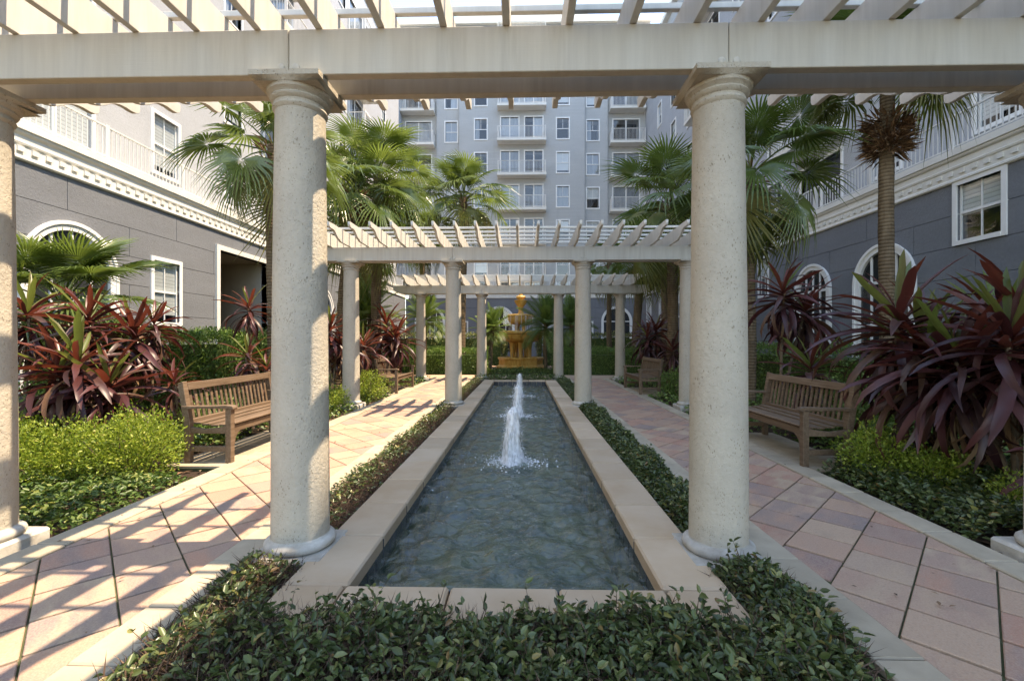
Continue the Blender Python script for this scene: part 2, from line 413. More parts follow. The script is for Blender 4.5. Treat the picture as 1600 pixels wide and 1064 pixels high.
# coping stones, each a little uneven
def slab(name, x0, x1, y0, y1, z0, z1, mat, parent, gap=.0055, bev=.012, jit=.002):
    cx, cy = (x0+x1)/2, (y0+y1)/2; hx, hy = (x1-x0)/2-gap, (y1-y0)/2-gap
    o = MB().box(-hx, hx, -hy, hy, z0, z1).build(name, mat, parent, bevel=bev)
    o.location = (cx, cy, random.uniform(-jit, jit)); o.rotation_euler = (random.uniform(-1,1)*jit, random.uniform(-1,1)*jit, 0)
    return o
CW = .345
n = 20
for s in (0, 1):
    for k in range(n):
        a = PY0 + k*(PY1-PY0)/n; b = PY0 + (k+1)*(PY1-PY0)/n
        if s == 0: slab('coping_stone', PX0-CW, PX0+.02, a, b, -.045, .05, M['coping'], pool)
        else: slab('coping_stone', PX1-.02, PX1+CW, a, b, -.045, .05, M['coping'], pool)
for (ya, yb) in ((PY0-CW, PY0), (PY1, PY1+CW)):
    xs = [PX0-CW, PX0, PX0+.56, PX0+1.13, PX1, PX1+CW]
    for a, b in zip(xs, xs[1:]): slab('coping_stone', a, b, ya, yb, -.045, .05, M['coping'], pool)
# water with real ripples
def water():
    nx, ny = 90, 640
    X, Y = np.meshgrid(np.linspace(PX0, PX1, nx), np.linspace(PY0, PY1, ny))
    Z = np.zeros_like(X)
    for i in range(44):
        lam = rng.uniform(.07, .34); a = rng.normal(math.pi/2, .75); k = 2*math.pi/lam
        Z += lam*.0075*np.sin(k*(X*math.cos(a)+Y*math.sin(a)) + rng.uniform(0, 7) + 1.2*np.sin(X*rng.uniform(1,4)+Y*rng.uniform(.5,2)))
    Z *= 1.7
    for (jx, jy) in JETS:
        d = np.hypot(X-jx, Y-jy); Z += .010*np.exp(-d*1.7)*np.sin(d*46)
    me = bpy.data.meshes.new('water'); v = np.stack([X, Y, Z-.10], -1).reshape(-1, 3)
    q = (np.arange(ny-1)[:, None]*nx + np.arange(nx-1)[None, :]).ravel()
    me.from_pydata(v.tolist(), [], np.stack([q, q+1, q+nx+1, q+nx], -1).tolist()); me.materials.append(M['water']); me.shade_smooth()
    return struct(inst(me, 'water'))
JETS = [(CX-.02, 5.32), (CX, 8.55), (CX+.01, 11.6)]
water()

def clip(poly, a, b, c):        # keep a*x+b*y<=c
    out = []
    for i in range(len(poly)):
        p, q = poly[i], poly[(i+1) % len(poly)]
        dp, dq = a*p[0]+b*p[1]-c, a*q[0]+b*q[1]-c
        if dp <= 0: out.append(p)
        if dp*dq < 0:
            t = dp/(dp-dq); out.append((p[0]+t*(q[0]-p[0]), p[1]+t*(q[1]-p[1])))
    return out
def area(p): return abs(sum(p[i][0]*p[(i+1)%len(p)][1]-p[(i+1)%len(p)][0]*p[i][1] for i in range(len(p))))/2
def paver_path(name, x0, x1, y0, y1, mirror):
    base = struct(MB().box(x0, x1, y0, y1, -.05, -.014).build(name, M['mortar']))
    D = .322; d = D*math.sqrt(.5); s = -1 if mirror else 1
    ux, uy = s*math.sqrt(.5), math.sqrt(.5)              # long continuous joints
    vx, vy = s*math.sqrt(.5), -math.sqrt(.5)
    ox, oy = (x0 if not mirror else x1), 2.527
    for j in range(-60, 60):
        off = .02*((j*37) % 7 - 3)/3 + (.035 if j % 2 else 0)
        for i in range(-70, 70):
            g1, g2 = .0045, .0115
            a0, a1 = i*D+off+g2, (i+1)*D+off-g2; b0, b1 = j*D+g1, (j+1)*D-g1
            P = [(ox+ux*a+vx*b, oy+uy*a+vy*b) for a, b in ((a0,b0),(a1,b0),(a1,b1),(a0,b1))]
            if max(p[0] for p in P) < x0 or min(p[0] for p in P) > x1 or max(p[1] for p in P) < y0 or min(p[1] for p in P) > y1: continue
            for h in ((1,0,x1-.003), (-1,0,-x0-.003), (0,1,y1), (0,-1,-y0)):
                if P: P = clip(P, *h)
            if len(P) < 3 or area(P) < .0025: continue
            cx = sum(p[0] for p in P)/len(P); cy = sum(p[1] for p in P)/len(P)
            m = MB().prism([(p[0]-cx, p[1]-cy) for p in P], -.045, 0, 'z')
            ang = math.atan2(uy, ux)
            c_, s_ = math.cos(-ang), math.sin(-ang)
            m.v = [(x*c_-y*s_, x*s_+y*c_, z) for x, y, z in m.v]
            o = m.build('paver', M['paver'], base, bevel=.004)
            o.location = (cx, cy, random.uniform(-.0025, .0015)); o.rotation_euler = (random.uniform(-.004,.004), random.uniform(-.004,.004), ang)
    return base
YP1 = 16.0
paver_path('path_right', CX+1.80, CX+2.90, -.6, YP1, False)
paver_path('path_left', CX-2.90, CX-1.80, -.6, YP1, True)
cross = struct(MB().box(CX-5.5, CX+5.5, YP1+.002, 17.6, -.05, -.004).build('path_cross', M['paver']))
for s, nm in ((1, 'right'), (-1, 'left')):
    for (a, b, which) in ((1.57, 1.80, 'inner'), (2.90, 3.12, 'outer')):
        x0, x1 = sorted((CX+s*a, CX+s*b))
        edge = struct(MB().box(x0, x1, -.61, YP1, -.052, -.02).build('path_edging_%s_%s' % (nm, which), M['mortar']))
        y = -.6
        while y < YP1-.05:
            l = min(random.uniform(.38, .47), YP1-y)
            slab('border_stone', x0, x1, y, y+l, -.045, .012, M['border'], edge, .003, .008); y += l
    for yb in (4.72, 11.02):
        pad = struct(MB().box(*sorted((CX+s*3.122, CX+s*3.74)), yb, yb+1.9, -.052, -.02).build('bench_pad_%s' % nm, M['mortar']))
        for k in range(4):
            slab('pad_stone', *sorted((CX+s*3.122, CX+s*3.74)), yb+k*.475, yb+(k+1)*.475, -.045, .008, M['border'], pad, .004, .008)
plaza = struct(MB().box(CX-1.9, CX+1.9, 19.6, 23.4, -.05, .03).build('fountain_plaza', M['paver'], bevel=.01))

# ------------------------------------------------------------------ pergolas
def square_round(m, half, z0, rr, z1, n=32):
    sq = []; rd = []
    for i in range(n):
        a = 2*math.pi*i/n + math.pi/4/8*0; c, s = math.cos(a), math.sin(a)
        k = half/max(abs(c), abs(s)); sq.append((c*k, s*k, z0)); rd.append((c*rr, s*rr, z1))
    m.add(sq+rd, [(i, (i+1)%n, n+(i+1)%n, n+i) for i in range(n)]); return m
def column_meshes():
    pl = MB().box(-.232, .232, -.232, .232, -.06, .055).mesh('plinth', M['stone_white'], bevel=.018)
    prof = [(.15,.05),(.19,.053),(.207,.066),(.213,.084),(.207,.102),(.192,.114),(.178,.118),(.172,.128)]
    to = MB().lathe(prof, 40, caps=False, mod=lambda a, z, k: 1+.006*math.sin(a*5+z*40)).mesh('base_torus', M['stone_white'], smooth=True)
    sh = []
    for k in range(30):
        t = k/29; sh.append((.172-.024*t**1.5, .12+t*(2.80-.12)))
    shaft = MB().lathe(sh, 48, mod=lambda a, z, k: 1+.004*math.sin(3*a+z*2.1)+.003*math.sin(7*a-z*5)).mesh('shaft', M['stone'], smooth=True)
    cap = MB().lathe([(.147,2.775),(.158,2.785),(.163,2.797),(.160,2.808),(.154,2.814),(.155,2.828),(.170,2.838),(.176,2.850),(.170,2.860),(.176,2.868),(.192,2.880),(.197,2.90)], 40, caps=False)
    square_round(cap, .197, 2.898, .197, 2.898)
    square_round(cap, .212, 2.925, .197, 2.899)
    cap.box(-.212, .212, -.212, .212, 2.926, 2.958)
    cap = cap.mesh('capital', M['stone'], smooth=30)
    return pl, to, shaft, cap
COLM = column_meshes()
TOP = 2.958; BH = .275; RZ = TOP+BH; RH = .25
def rafter_mesh():
    E_ = 1.16
    side = [(.0, RH), (.0, RH-.055), (.012, RH-.080), (.04, RH-.096), (.09, RH-.100), (.15, RH-.096), (.205, RH-.102),
            (.25, RH-.118), (.29, RH-.142), (.33, RH-.172), (.375, RH-.200), (.43, RH-.218), (.485, RH-.224), (.49, RH-.238), (.53, RH-.249), (.56, RH-.25)]
    poly = [(-E_+s, z) for s, z in side] + [(E_-s, z) for s, z in reversed(side)]
    return MB().prism(poly, -.022, .022, 'x').mesh('rafter', M['paint_rafter'], bevel=.003)
RAFTER = rafter_mesh()
BATTEN = MB().box(-4.15, 4.15, -.02, .02, 0, .04).mesh('batten', M['paint_rafter'], bevel=.003)
BOLT = MB().lathe([(.022,0),(.022,.006),(.014,.010)], 12).mesh('bolt', M['bolt'], smooth=True)
def beam_mesh(x0, x1, e0, e1):
    top = [(x0, BH), (x1, BH)]; low = []
    def end(x, s):
        pts = [(x, BH-.10)]
        for k in range(1, 7):
            t = k/6; pts.append((x - s*(.06*t+.20*t*t), BH-.10 - .175*(t**.6)))
        return pts
    r = end(x1, 1) if e1 else [(x1, 0)]
    l = end(x0, -1) if e0 else [(x0, 0)]
    return MB().prism(top + r + list(reversed(l)), -.033, .033, 'y').mesh('beam', M['paint'], bevel=.004)
BEAMS = [beam_mesh(-4.35, -1.322, True, False), beam_mesh(-1.318, 1.318, False, False), beam_mesh(1.322, 4.35, False, True)]
def pergola(cy, label):
    p = thing('pergola', label, 'pergola', (CX, cy, 0), 0, 'white pergolas over the pool')
    for x in (-3.43, -1.32, 1.32, 3.43):
        c = inst(COLM[2], 'column', p, (x, 0, 0), (0, 0, random.uniform(0, 6)))
        c.rotation_euler = (0,0,0)
        q = random.choice((0, 1, 2, 3))*math.pi/2
        for me, nm in ((COLM[0], 'plinth'), (COLM[1], 'base_torus'), (COLM[3], 'capital')):
            inst(me, nm, c, (0,0,0), (0,0,q))
        if abs(x) < 2: inst(FOOT, 'footing', c, (0, 0, 0))
    for me in BEAMS:
        for y in (-.115, .115): inst(me, 'beam', p, (0, y, TOP+.001))
    for x in (-1.32, 1.32):
        for dx in (-.045, .045): inst(BOLT, 'bolt', p, (x+dx, -.148, TOP+.045), (R(90), 0, 0))
    k = -10
    while k <= 10:
        inst(RAFTER, 'rafter', p, (k*.378, 0, RZ+.002), (0, random.uniform(-.006,.006), random.uniform(-.004,.004))); k += 1
    for y in (-.56, -.23, .10, .43, .76): inst(BATTEN, 'batten', p, (0, y, RZ+RH+.004))
    return p
FOOT = MB().box(-.20, .20, -.20, .20, -.055, -.061+.0).mesh('footing', M['stone_white']) if False else MB().box(-.2, .2, -.2, .2, -.30, -.058).mesh('footing', M['stone_white'])
pergola(2.83, 'nearest white pergola crossing the top of the view over two thick stone columns')
pergola(9.13, 'middle white pergola spanning the pool between the near and far pergolas')
pergola(15.43, 'farthest white pergola standing in front of the ochre fountain')

# ------------------------------------------------------------------ benches
def bench(loc, rz, label):
    """seat faces local +X, length along Y"""
    b = thing('garden_bench', label, 'bench', loc, rz, 'teak garden benches beside the paths')
    L = .82
    for me, y in ((BN['fleg'], -L), (BN['fleg'], L)): inst(me, 'leg', b, (.22, y, 0))
    for y in (-L, L): inst(BN['rleg'], 'leg', b, (-.24, y, 0))
    for y in (-L, L):
        inst(BN['arm'], 'armrest', b, (0, y, 0)); inst(BN['stretch'], 'stretcher', b, (0, y, 0)); inst(BN['srail'], 'side_rail', b, (0, y, 0))
        inst(BN['brace'], 'corner_brace', b, (.22, y - math.copysign(.03, y), 0), (0, 0, 0), scale=(1, -1 if y > 0 else 1, 1))
    inst(BN['apron'], 'front_rail', b); inst(BN['toprail'], 'top_rail', b); inst(BN['lowrail'], 'lower_rail', b)
    for k in range(5):
        t = k/4; inst(BN['sslat'], 'seat_slat', b, (.215-.098*k, 0, .425-.028*math.sin(math.pi*min(1, t*1.1))))
    for k in range(18):
        y = -L+.1+k*(2*L-.2)/17; inst(BN['bslat'], 'back_slat', b, (-.262, y, .475), (0, R(-9), 0))
    return b
BN = {}
def bench_meshes():
    t = M['teak']; L = .82; bv = .005
    BN['fleg'] = MB().box(-.033, .033, -.033, .033, .010, .60).mesh('leg', t, bevel=bv)
    BN['rleg'] = MB().prism([(-.033,.010),(.033,.010),(.033,.45),(-.045,.90),(-.105,.88),(-.033,.40)], -.033, .033, 'y').mesh('leg', t, bevel=bv)
    BN['arm'] = MB().prism([(-.30,.595),(-.1,.606),(.12,.602),(.24,.603),(.275,.59),(.285,.61),(.27,.635),(.2,.643),(0,.634),(-.30,.632)], -.04, .04, 'y').mesh('armrest', t, bevel=bv)
    BN['stretch'] = MB().box(-.21, .187, -.02, .02, .13, .19).mesh('stretcher', t, bevel=bv)
    BN['srail'] = MB().prism([(-.21,.33),(.187,.33),(.187,.42),(.1,.395),(-.05,.378),(-.21,.40)], -.022, .022, 'y').mesh('side_rail', t, bevel=bv)
    BN['brace'] = MB().prism([(.0,.335),(.14,.335),(.10,.32),(.05,.27),(.035,.20),(.0,.20)], -.015, .015, 'x').mesh('corner_brace', t, bevel=.003)
    BN['apron'] = MB().box(.20, .235, -L+.034, L-.034, .336, .412).mesh('front_rail', t, bevel=bv)
    BN['toprail'] = MB().prism([(-.30,.80),(-.265,.80),(-.28,.885),(-.315,.88)], -L+.034, L-.034, 'y').mesh('top_rail', t, bevel=bv)
    BN['lowrail'] = MB().box(-.27, -.235, -L+.034, L-.034, .435, .478).mesh('lower_rail', t, bevel=bv)
    BN['sslat'] = MB().box(-.043, .043, -L+.035, L-.035, 0, .018).mesh('seat_slat', t, bevel=.004)
    BN['bslat'] = MB().box(-.008, .008, -.019, .019, 0, .345).mesh('back_slat', t, bevel=.002)
bench_meshes()
bench((-3.44, 5.67, 0), 0, 'sunlit teak bench on the left path near the lime green shrub')
bench((3.22, 5.67, 0), math.pi, 'shaded teak bench on the right path near the big purple cordylines')
bench((-3.40, 12.02, 0), 0, 'far teak bench on the left path between the middle and far pergolas')
bench((3.14, 12.02, 0), math.pi, 'far teak bench on the right path between the middle and far pergolas')

# ------------------------------------------------------------------ tiered fountain
def fountain():
    f = thing('fountain', 'ochre three tiered stone fountain at the end of the pool', 'fountain', (CX, 21.5, .03))
    st = M['fountain']
    def oct_(r): return lambda a, z, k: 1.0
    MB().lathe([(1.15,0),(1.18,.03),(1.18,.10),(1.10,.14),(1.05,.18),(1.05,.40),(1.10,.44),(1.12,.50),(1.06,.53),(.96,.52),(.94,.30),(.2,.28)], 8).build('basin', st, f, bevel=.008)
    MB().lathe([(.95,.45),(.01,.451)], 24, caps=False).build('basin_water', M['water'], f)
    for k in range(5):
        a = 2*math.pi*k/5 - math.pi/2; x, y = .42*math.cos(a), .42*math.sin(a)
        MB().lathe([(.15,.30),(.15,.40),(.115,.44),(.10,.5),(.115,.9),(.13,1.15),(.16,1.22),(.17,1.30)], 14, x, y).build('pillar', st, f, smooth=True)
    MB().lathe([(.10,.3),(.10,1.3)], 12).build('pipe', st, f)
    gad = lambda n_, am: (lambda a, z, k: 1+am*abs(math.sin(a*n_/2)))
    MB().lathe([(.42,1.22),(.72,1.27),(.90,1.36),(.98,1.48),(1.0,1.60)], 96, mod=gad(22,.045)).build('lower_bowl', st, f, smooth=60)
    MB().lathe([(.98,1.60),(1.06,1.63),(1.08,1.70),(1.04,1.77),(.97,1.77),(.94,1.70),(.2,1.62)], 48, caps=False).build('lower_rim', st, f, smooth=50)
    MB().lathe([(.95,1.73),(.01,1.731)], 24, caps=False).build('bowl_water', M['water'], f)
    for k in range(4):
        a = 2*math.pi*k/4 + .6; x, y = .24*math.cos(a), .24*math.sin(a)
        MB().lathe([(.10,1.62),(.10,1.74),(.075,1.78),(.075,2.0),(.10,2.06),(.11,2.12)], 12, x, y).build('pillar', st, f, smooth=True)
    MB().lathe([(.26,2.07),(.44,2.11),(.54,2.2),(.59,2.32),(.60,2.44)], 64, mod=gad(16,.05)).build('middle_bowl', st, f, smooth=60)
    MB().lathe([(.60,2.43),(.655,2.46),(.66,2.52),(.62,2.56),(.58,2.55),(.55,2.5),(.1,2.45)], 40, caps=False).build('middle_rim', st, f, smooth=50)
    MB().lathe([(.18,2.45),(.16,2.6),(.11,2.7),(.10,2.85),(.14,2.95),(.20,3.02),(.25,3.10),(.29,3.18),(.31,3.24),(.25,3.25),(.12,3.24)], 48, mod=gad(12,.05)).build('urn', st, f, smooth=60)
    MB().lathe([(.10,3.22),(.12,3.29),(.20,3.33),(.225,3.39),(.18,3.45),(.09,3.47),(.085,3.52),(.05,3.57),(.01,3.62)], 40, mod=gad(10,.10)).build('finial', st, f, smooth=60)
    # falling water
    m = MB()
    for k in range(26):
        a = random.uniform(0, 6.28); r = .66; z1 = 2.47; z0 = 1.74
        pts = [(r*math.cos(a)*(1+.12*t), r*math.sin(a)*(1+.12*t), z1-(z1-z0)*t*t) for t in (0,.25,.5,.75,1)]
        m.tube(pts, .006, 5)
    stuff(m.build('trickle', M['drop'], f))
fountain()

# ------------------------------------------------------------------ water jets
def jet(x, y, H, w_, label, seed):
    r_ = random.Random(seed)
    j = thing('water_jet', label, 'water jet', (x, y, -.10), 0, 'bubbling jets along the pool')
    ph = [r_.uniform(0, 6.28) for _ in range(8)]
    prof = []
    for k in range(40):
        t = k/39; r = w_*(1.0-.50*t)*(1-.9*max(0, t-.9)/.1*.8) * (1+.35*math.exp(-t*9))
        prof.append((max(.004, r), H*t))
    def mod(a, z, k):
        return 1+.09*math.sin(3*a+ph[0]+z*2.5)+.07*math.sin(5*a+ph[1]-z*4)+.06*math.sin(9*a+ph[2]+z*5)+.05*math.sin(16*a+ph[3]-z*4)+.05*math.sin(z*60+4*a)
    m = MB().lathe(prof, 36, mod=mod)
    m.v = [(vx+.010*math.sin(vz*6+ph[4])+.004*math.sin(vz*19), vy+.008*math.sin(vz*7+ph[5]), vz) for vx, vy, vz in m.v]
    m.build('plume', M['foam'], j, smooth=80)
    d = MB()
    def drop(px, py, pz, s):
        vs_ = [(px+s,py,pz),(px-s,py,pz),(px,py+s,pz),(px,py-s,pz),(px,py,pz+s*1.5),(px,py,pz-s*1.5)]
        d.add(vs_, [(0,2,4),(2,1,4),(1,3,4),(3,0,4),(2,0,5),(1,2,5),(3,1,5),(0,3,5)])
    for _ in range(2600):
        t = r_.random()**1.2; a = r_.uniform(0, 6.28); r = w_*(1.15-.5*t)*r_.gauss(1.0, .22)
        drop(r*math.cos(a), r*math.sin(a), H*t*r_.uniform(.9, 1.04), r_.uniform(.0012, .0038))
    for _ in range(1500):
        a = r_.uniform(0, 6.28); r = abs(r_.gauss(0, .17))+w_*.5
        drop(r*math.cos(a)*1.2, r*math.sin(a), abs(r_.gauss(0, .022))*math.exp(-r*2)+.004, r_.uniform(.001, .003))
    stuff(d.build('droplets', M['drop'], j))
    g = MB()
    for _ in range(260):
        a = r_.uniform(0, 6.28); r = w_*.8+abs(r_.gauss(0, .15)); s = r_.uniform(.003, .011); n_ = 7
        px, py = r*math.cos(a)*1.2, r*math.sin(a)
        g.add([(px, py, .022)]+[(px+s*r_.uniform(.6,1.2)*math.cos(6.28*i/n_)*1.5, py+s*r_.uniform(.6,1.2)*math.sin(6.28*i/n_), .006) for i in range(n_)], [(0, 1+i, 1+(i+1)%n_) for i in range(n_)])
    stuff(g.build('foam_patches', M['drop'], j))
jet(*JETS[0], .66, .115, 'nearest and largest white water jet in the pool', 1)
jet(*JETS[1], .60, .10, 'second white water jet, in the middle of the pool', 2)
jet(*JETS[2], .60, .085, 'farthest water jet by the far end of the pool', 3)
# ------------------------------------------------------------------ buildings
def rects_minus(x0, x1, z0, z1, ops):
    """rectangle minus openings -> list of rectangles, runs merged along x"""
    zs = sorted({z0, z1, *[min(max(z, z0), z1) for o in ops for z in (o[2], o[3])]})
    out = []
    for za, zb in zip(zs, zs[1:]):
        if zb-za < 1e-5: continue
        zm = (za+zb)/2; cut = sorted((max(o[0], x0), min(o[1], x1)) for o in ops if o[2] < zm < o[3] and o[1] > x0 and o[0] < x1)
        x = x0
        for a, b in cut:
            if a > x+1e-5: out.append((x, a, za, zb))
            x = max(x, b)
        if x < x1-1e-5: out.append((x, x1, za, zb))
    return out
def panels(parent, x0, x1, z0, z1, ops, mat, ch=.72, pw=3.1):
    z = z1; r = 0
    while z > z0+.01:
        zb = max(z0, z-ch); x = x0 - (pw/2 if r % 2 else 0)
        while x < x1:
            a, b = max(x, x0), min(x+pw, x1); x += pw
            if b-a < .02: continue
            qs = rects_minus(a+.006, b-.006, zb+.006, z-.006, ops); gr = []
            for q in qs:                                   # pieces that touch form one panel
                hit = [g for g in gr if any(q[0] < p[1]+1e-6 and q[1] > p[0]-1e-6 and q[2] < p[3]+1e-6 and q[3] > p[2]-1e-6 for p in g)]
                gr = [g for g in gr if g not in hit] + [[q]+[p for g in hit for p in g]]
            for g in gr:
                m = MB()
                for q in g: m.box(q[0], q[1], 0, .22, q[2], q[3])
                m.build('wall_panel', mat, parent)
        z = zb; r += 1
WM = {}
def window_meshes(w_, h, kind):
    key = (round(w_, 3), round(h, 3), kind)
    if key in WM: return WM[key]
    t = .10; f = MB(); W = w_/2
    f.box(-W-t, -W, -.035, .12, -t, h+t); f.box(W, W+t, -.035, .12, -t, h+t)
    f.box(-W, W, -.035, .12, h, h+t); f.box(-W, W, -.05, .12, -t, 0)
    if kind == 'hung':
        f.box(-W, W, .05, .09, h*.5-.025, h*.5+.025); f.box(-.012, .012, .055, .085, .0, h*.5-.025); f.box(-.012, .012, .055, .085, h*.5+.025, h)
        f.box(-W, -W+.035, .05, .09, 0, h*.5-.025); f.box(W-.035, W, .05, .09, 0, h*.5-.025)
        f.box(-W, -W+.035, .05, .09, h*.5+.025, h); f.box(W-.035, W, .05, .09, h*.5+.025, h)
    elif kind == 'far':
        f.box(-W, W, .05, .09, h*.5-.03, h*.5+.03); f.box(-.015, .015, .055, .085, h*.5+.03, h)
    elif kind == 'door':
        f.box(-.05, .05, .04, .09, 0, h); f.box(-W, -.05, .04, .09, 0, .10); f.box(.05, W, .04, .09, 0, .10)
    pane = MB().add([(-W,.07,0),(W,.07,0),(W,.07,h),(-W,.07,h)], [(0,1,2,3)]).mesh('pane', M['glass'])
    cl = []
    for z0, x0, x1, mt in ((0, -W, W, 'curtain'), (h*.45, -W, W, 'blind'), (0, -W, -W*.25, 'curtain'), (h*.12, -W, W, 'blind'), (0, -W*.1, W, 'curtain')):
        cl.append(MB().box(x0+.005, x1-.005, .096, .104, z0+.005, h-.005).mesh('curtain' if mt == 'curtain' else 'blind', M[mt]))
    WM[key] = (f.mesh('window', M['frame']), pane, cl); return WM[key]
def window(parent, x, y, z, w_, h, kind='far', cover=None, name='window'):
    f, p, cl = window_meshes(w_, h, kind)
    o = inst(f, name, parent, (x, y, z)); inst(p, 'pane', o)
    c = random.choice((0, 0, 1, 1, 2, 3, 4, None)) if cover is None else cover
    if c is not None and c >= 0: inst(cl[c], cl[c].name.split('.')[0], o)
    return (x-w_/2, x+w_/2, z, z+h)
def wall(parent, x0, x1, z0, z1, y, ops, mat, name='wall', th=.22):
    m = MB()
    for q in rects_minus(x0, x1, z0, z1, ops): m.box(q[0], q[1], y, y+th, q[2], q[3])
    return m.build(name, mat, parent)
RAILM = {}
def railing(parent, x, y, z, L, h, name='railing', rot=0, sp=.115):
    key = (round(L, 2), h, sp)
    if key not in RAILM:
        m = MB().box(-L/2, L/2, -.025, .025, h-.04, h); m.box(-L/2, L/2, -.015, .015, .06, .09)
        n_ = int(L/sp)
        for k in range(1, n_):
            a = -L/2+k*L/n_; m.box(a-.009, a+.009, -.009, .009, .09, h-.04)
        m.box(-L/2, -L/2+.05, -.028, .028, 0, h+.03); m.box(L/2-.05, L/2, -.028, .028, 0, h+.03)
        RAILM[key] = m.mesh('railing', M['rail'])
    return inst(RAILM[key], name, parent, (x, y, z), (0, 0, rot))
def arch_window(parent, x, z0, zs, r, name='arched_window'):
    def arc(rr, n=20): return [(x+rr*math.cos(math.pi*k/n), zs+rr*math.sin(math.pi*k/n)) for k in range(n+1)]
    m = MB()
    for (ro, ri, ya, yb) in ((r, r-.16, -.09, .0), (r+.05, r-.03, -.12, -.09)):
        A = [(x+ro, z0)]+arc(ro)+[(x-ro, z0)]; B = [(x+ri, z0)]+arc(ri)+[(x-ri, z0)]
        for i in range(len(A)-1): m.prism([A[i], A[i+1], B[i+1], B[i]], ya, yb, 'y')
    ri = r-.16
    for a in (-.5, 0, .5): m.box(x+a*ri-.025, x+a*ri+.025, -.05, -.012, z0, zs+math.sqrt(max(0, ri*ri-(a*ri)**2)))
    m.box(x-ri, x+ri, -.056, -.01, zs-.04, zs+.04); m.box(x-ri, x+ri, -.048, -.013, (z0+zs)/2-.025, (z0+zs)/2+.025)
    o = m.build(name, M['frame'], parent)
    poly = [(x+ri, z0)]+arc(ri)+[(x-ri, z0)]
    MB().prism(poly, -.008, -.004, 'y').build('backing', M['dark'], o)  # dark sheet painted as an unlit room behind the glass
    g = MB(); g.add([(p, -.02, q) for p, q in poly], [tuple(range(len(poly)))]); g.build('pane', M['glass'], o)
    return o
def cornice(parent, x0, x1, zb, dent):
    pr = [(0,0),(-.03,0),(-.06,.03),(-.06,.07),(-.03,.10),(-.03,.30),(-.055,.32),(-.065,.36),(-.045,.38),(-.045,.50),(-.085,.53),(-.10,.56),(-.10,.575),(-.085,.58),(-.125,.60),(-.125,.75),(.20,.75),(.20,0)]
    c = MB().prism([(y, zb+z) for y, z in pr], x0, x1, 'x').build('cornice', M['trim'], parent)
    d = MB().box(-.06, .06, -.065, -.031, zb+.17, zb+.27).mesh('dentil', M['trim'])
    for k in range(int(dent[0]/.27), int(dent[1]/.27)): inst(d, 'dentil', c, (k*.27, 0, 0))
    return c

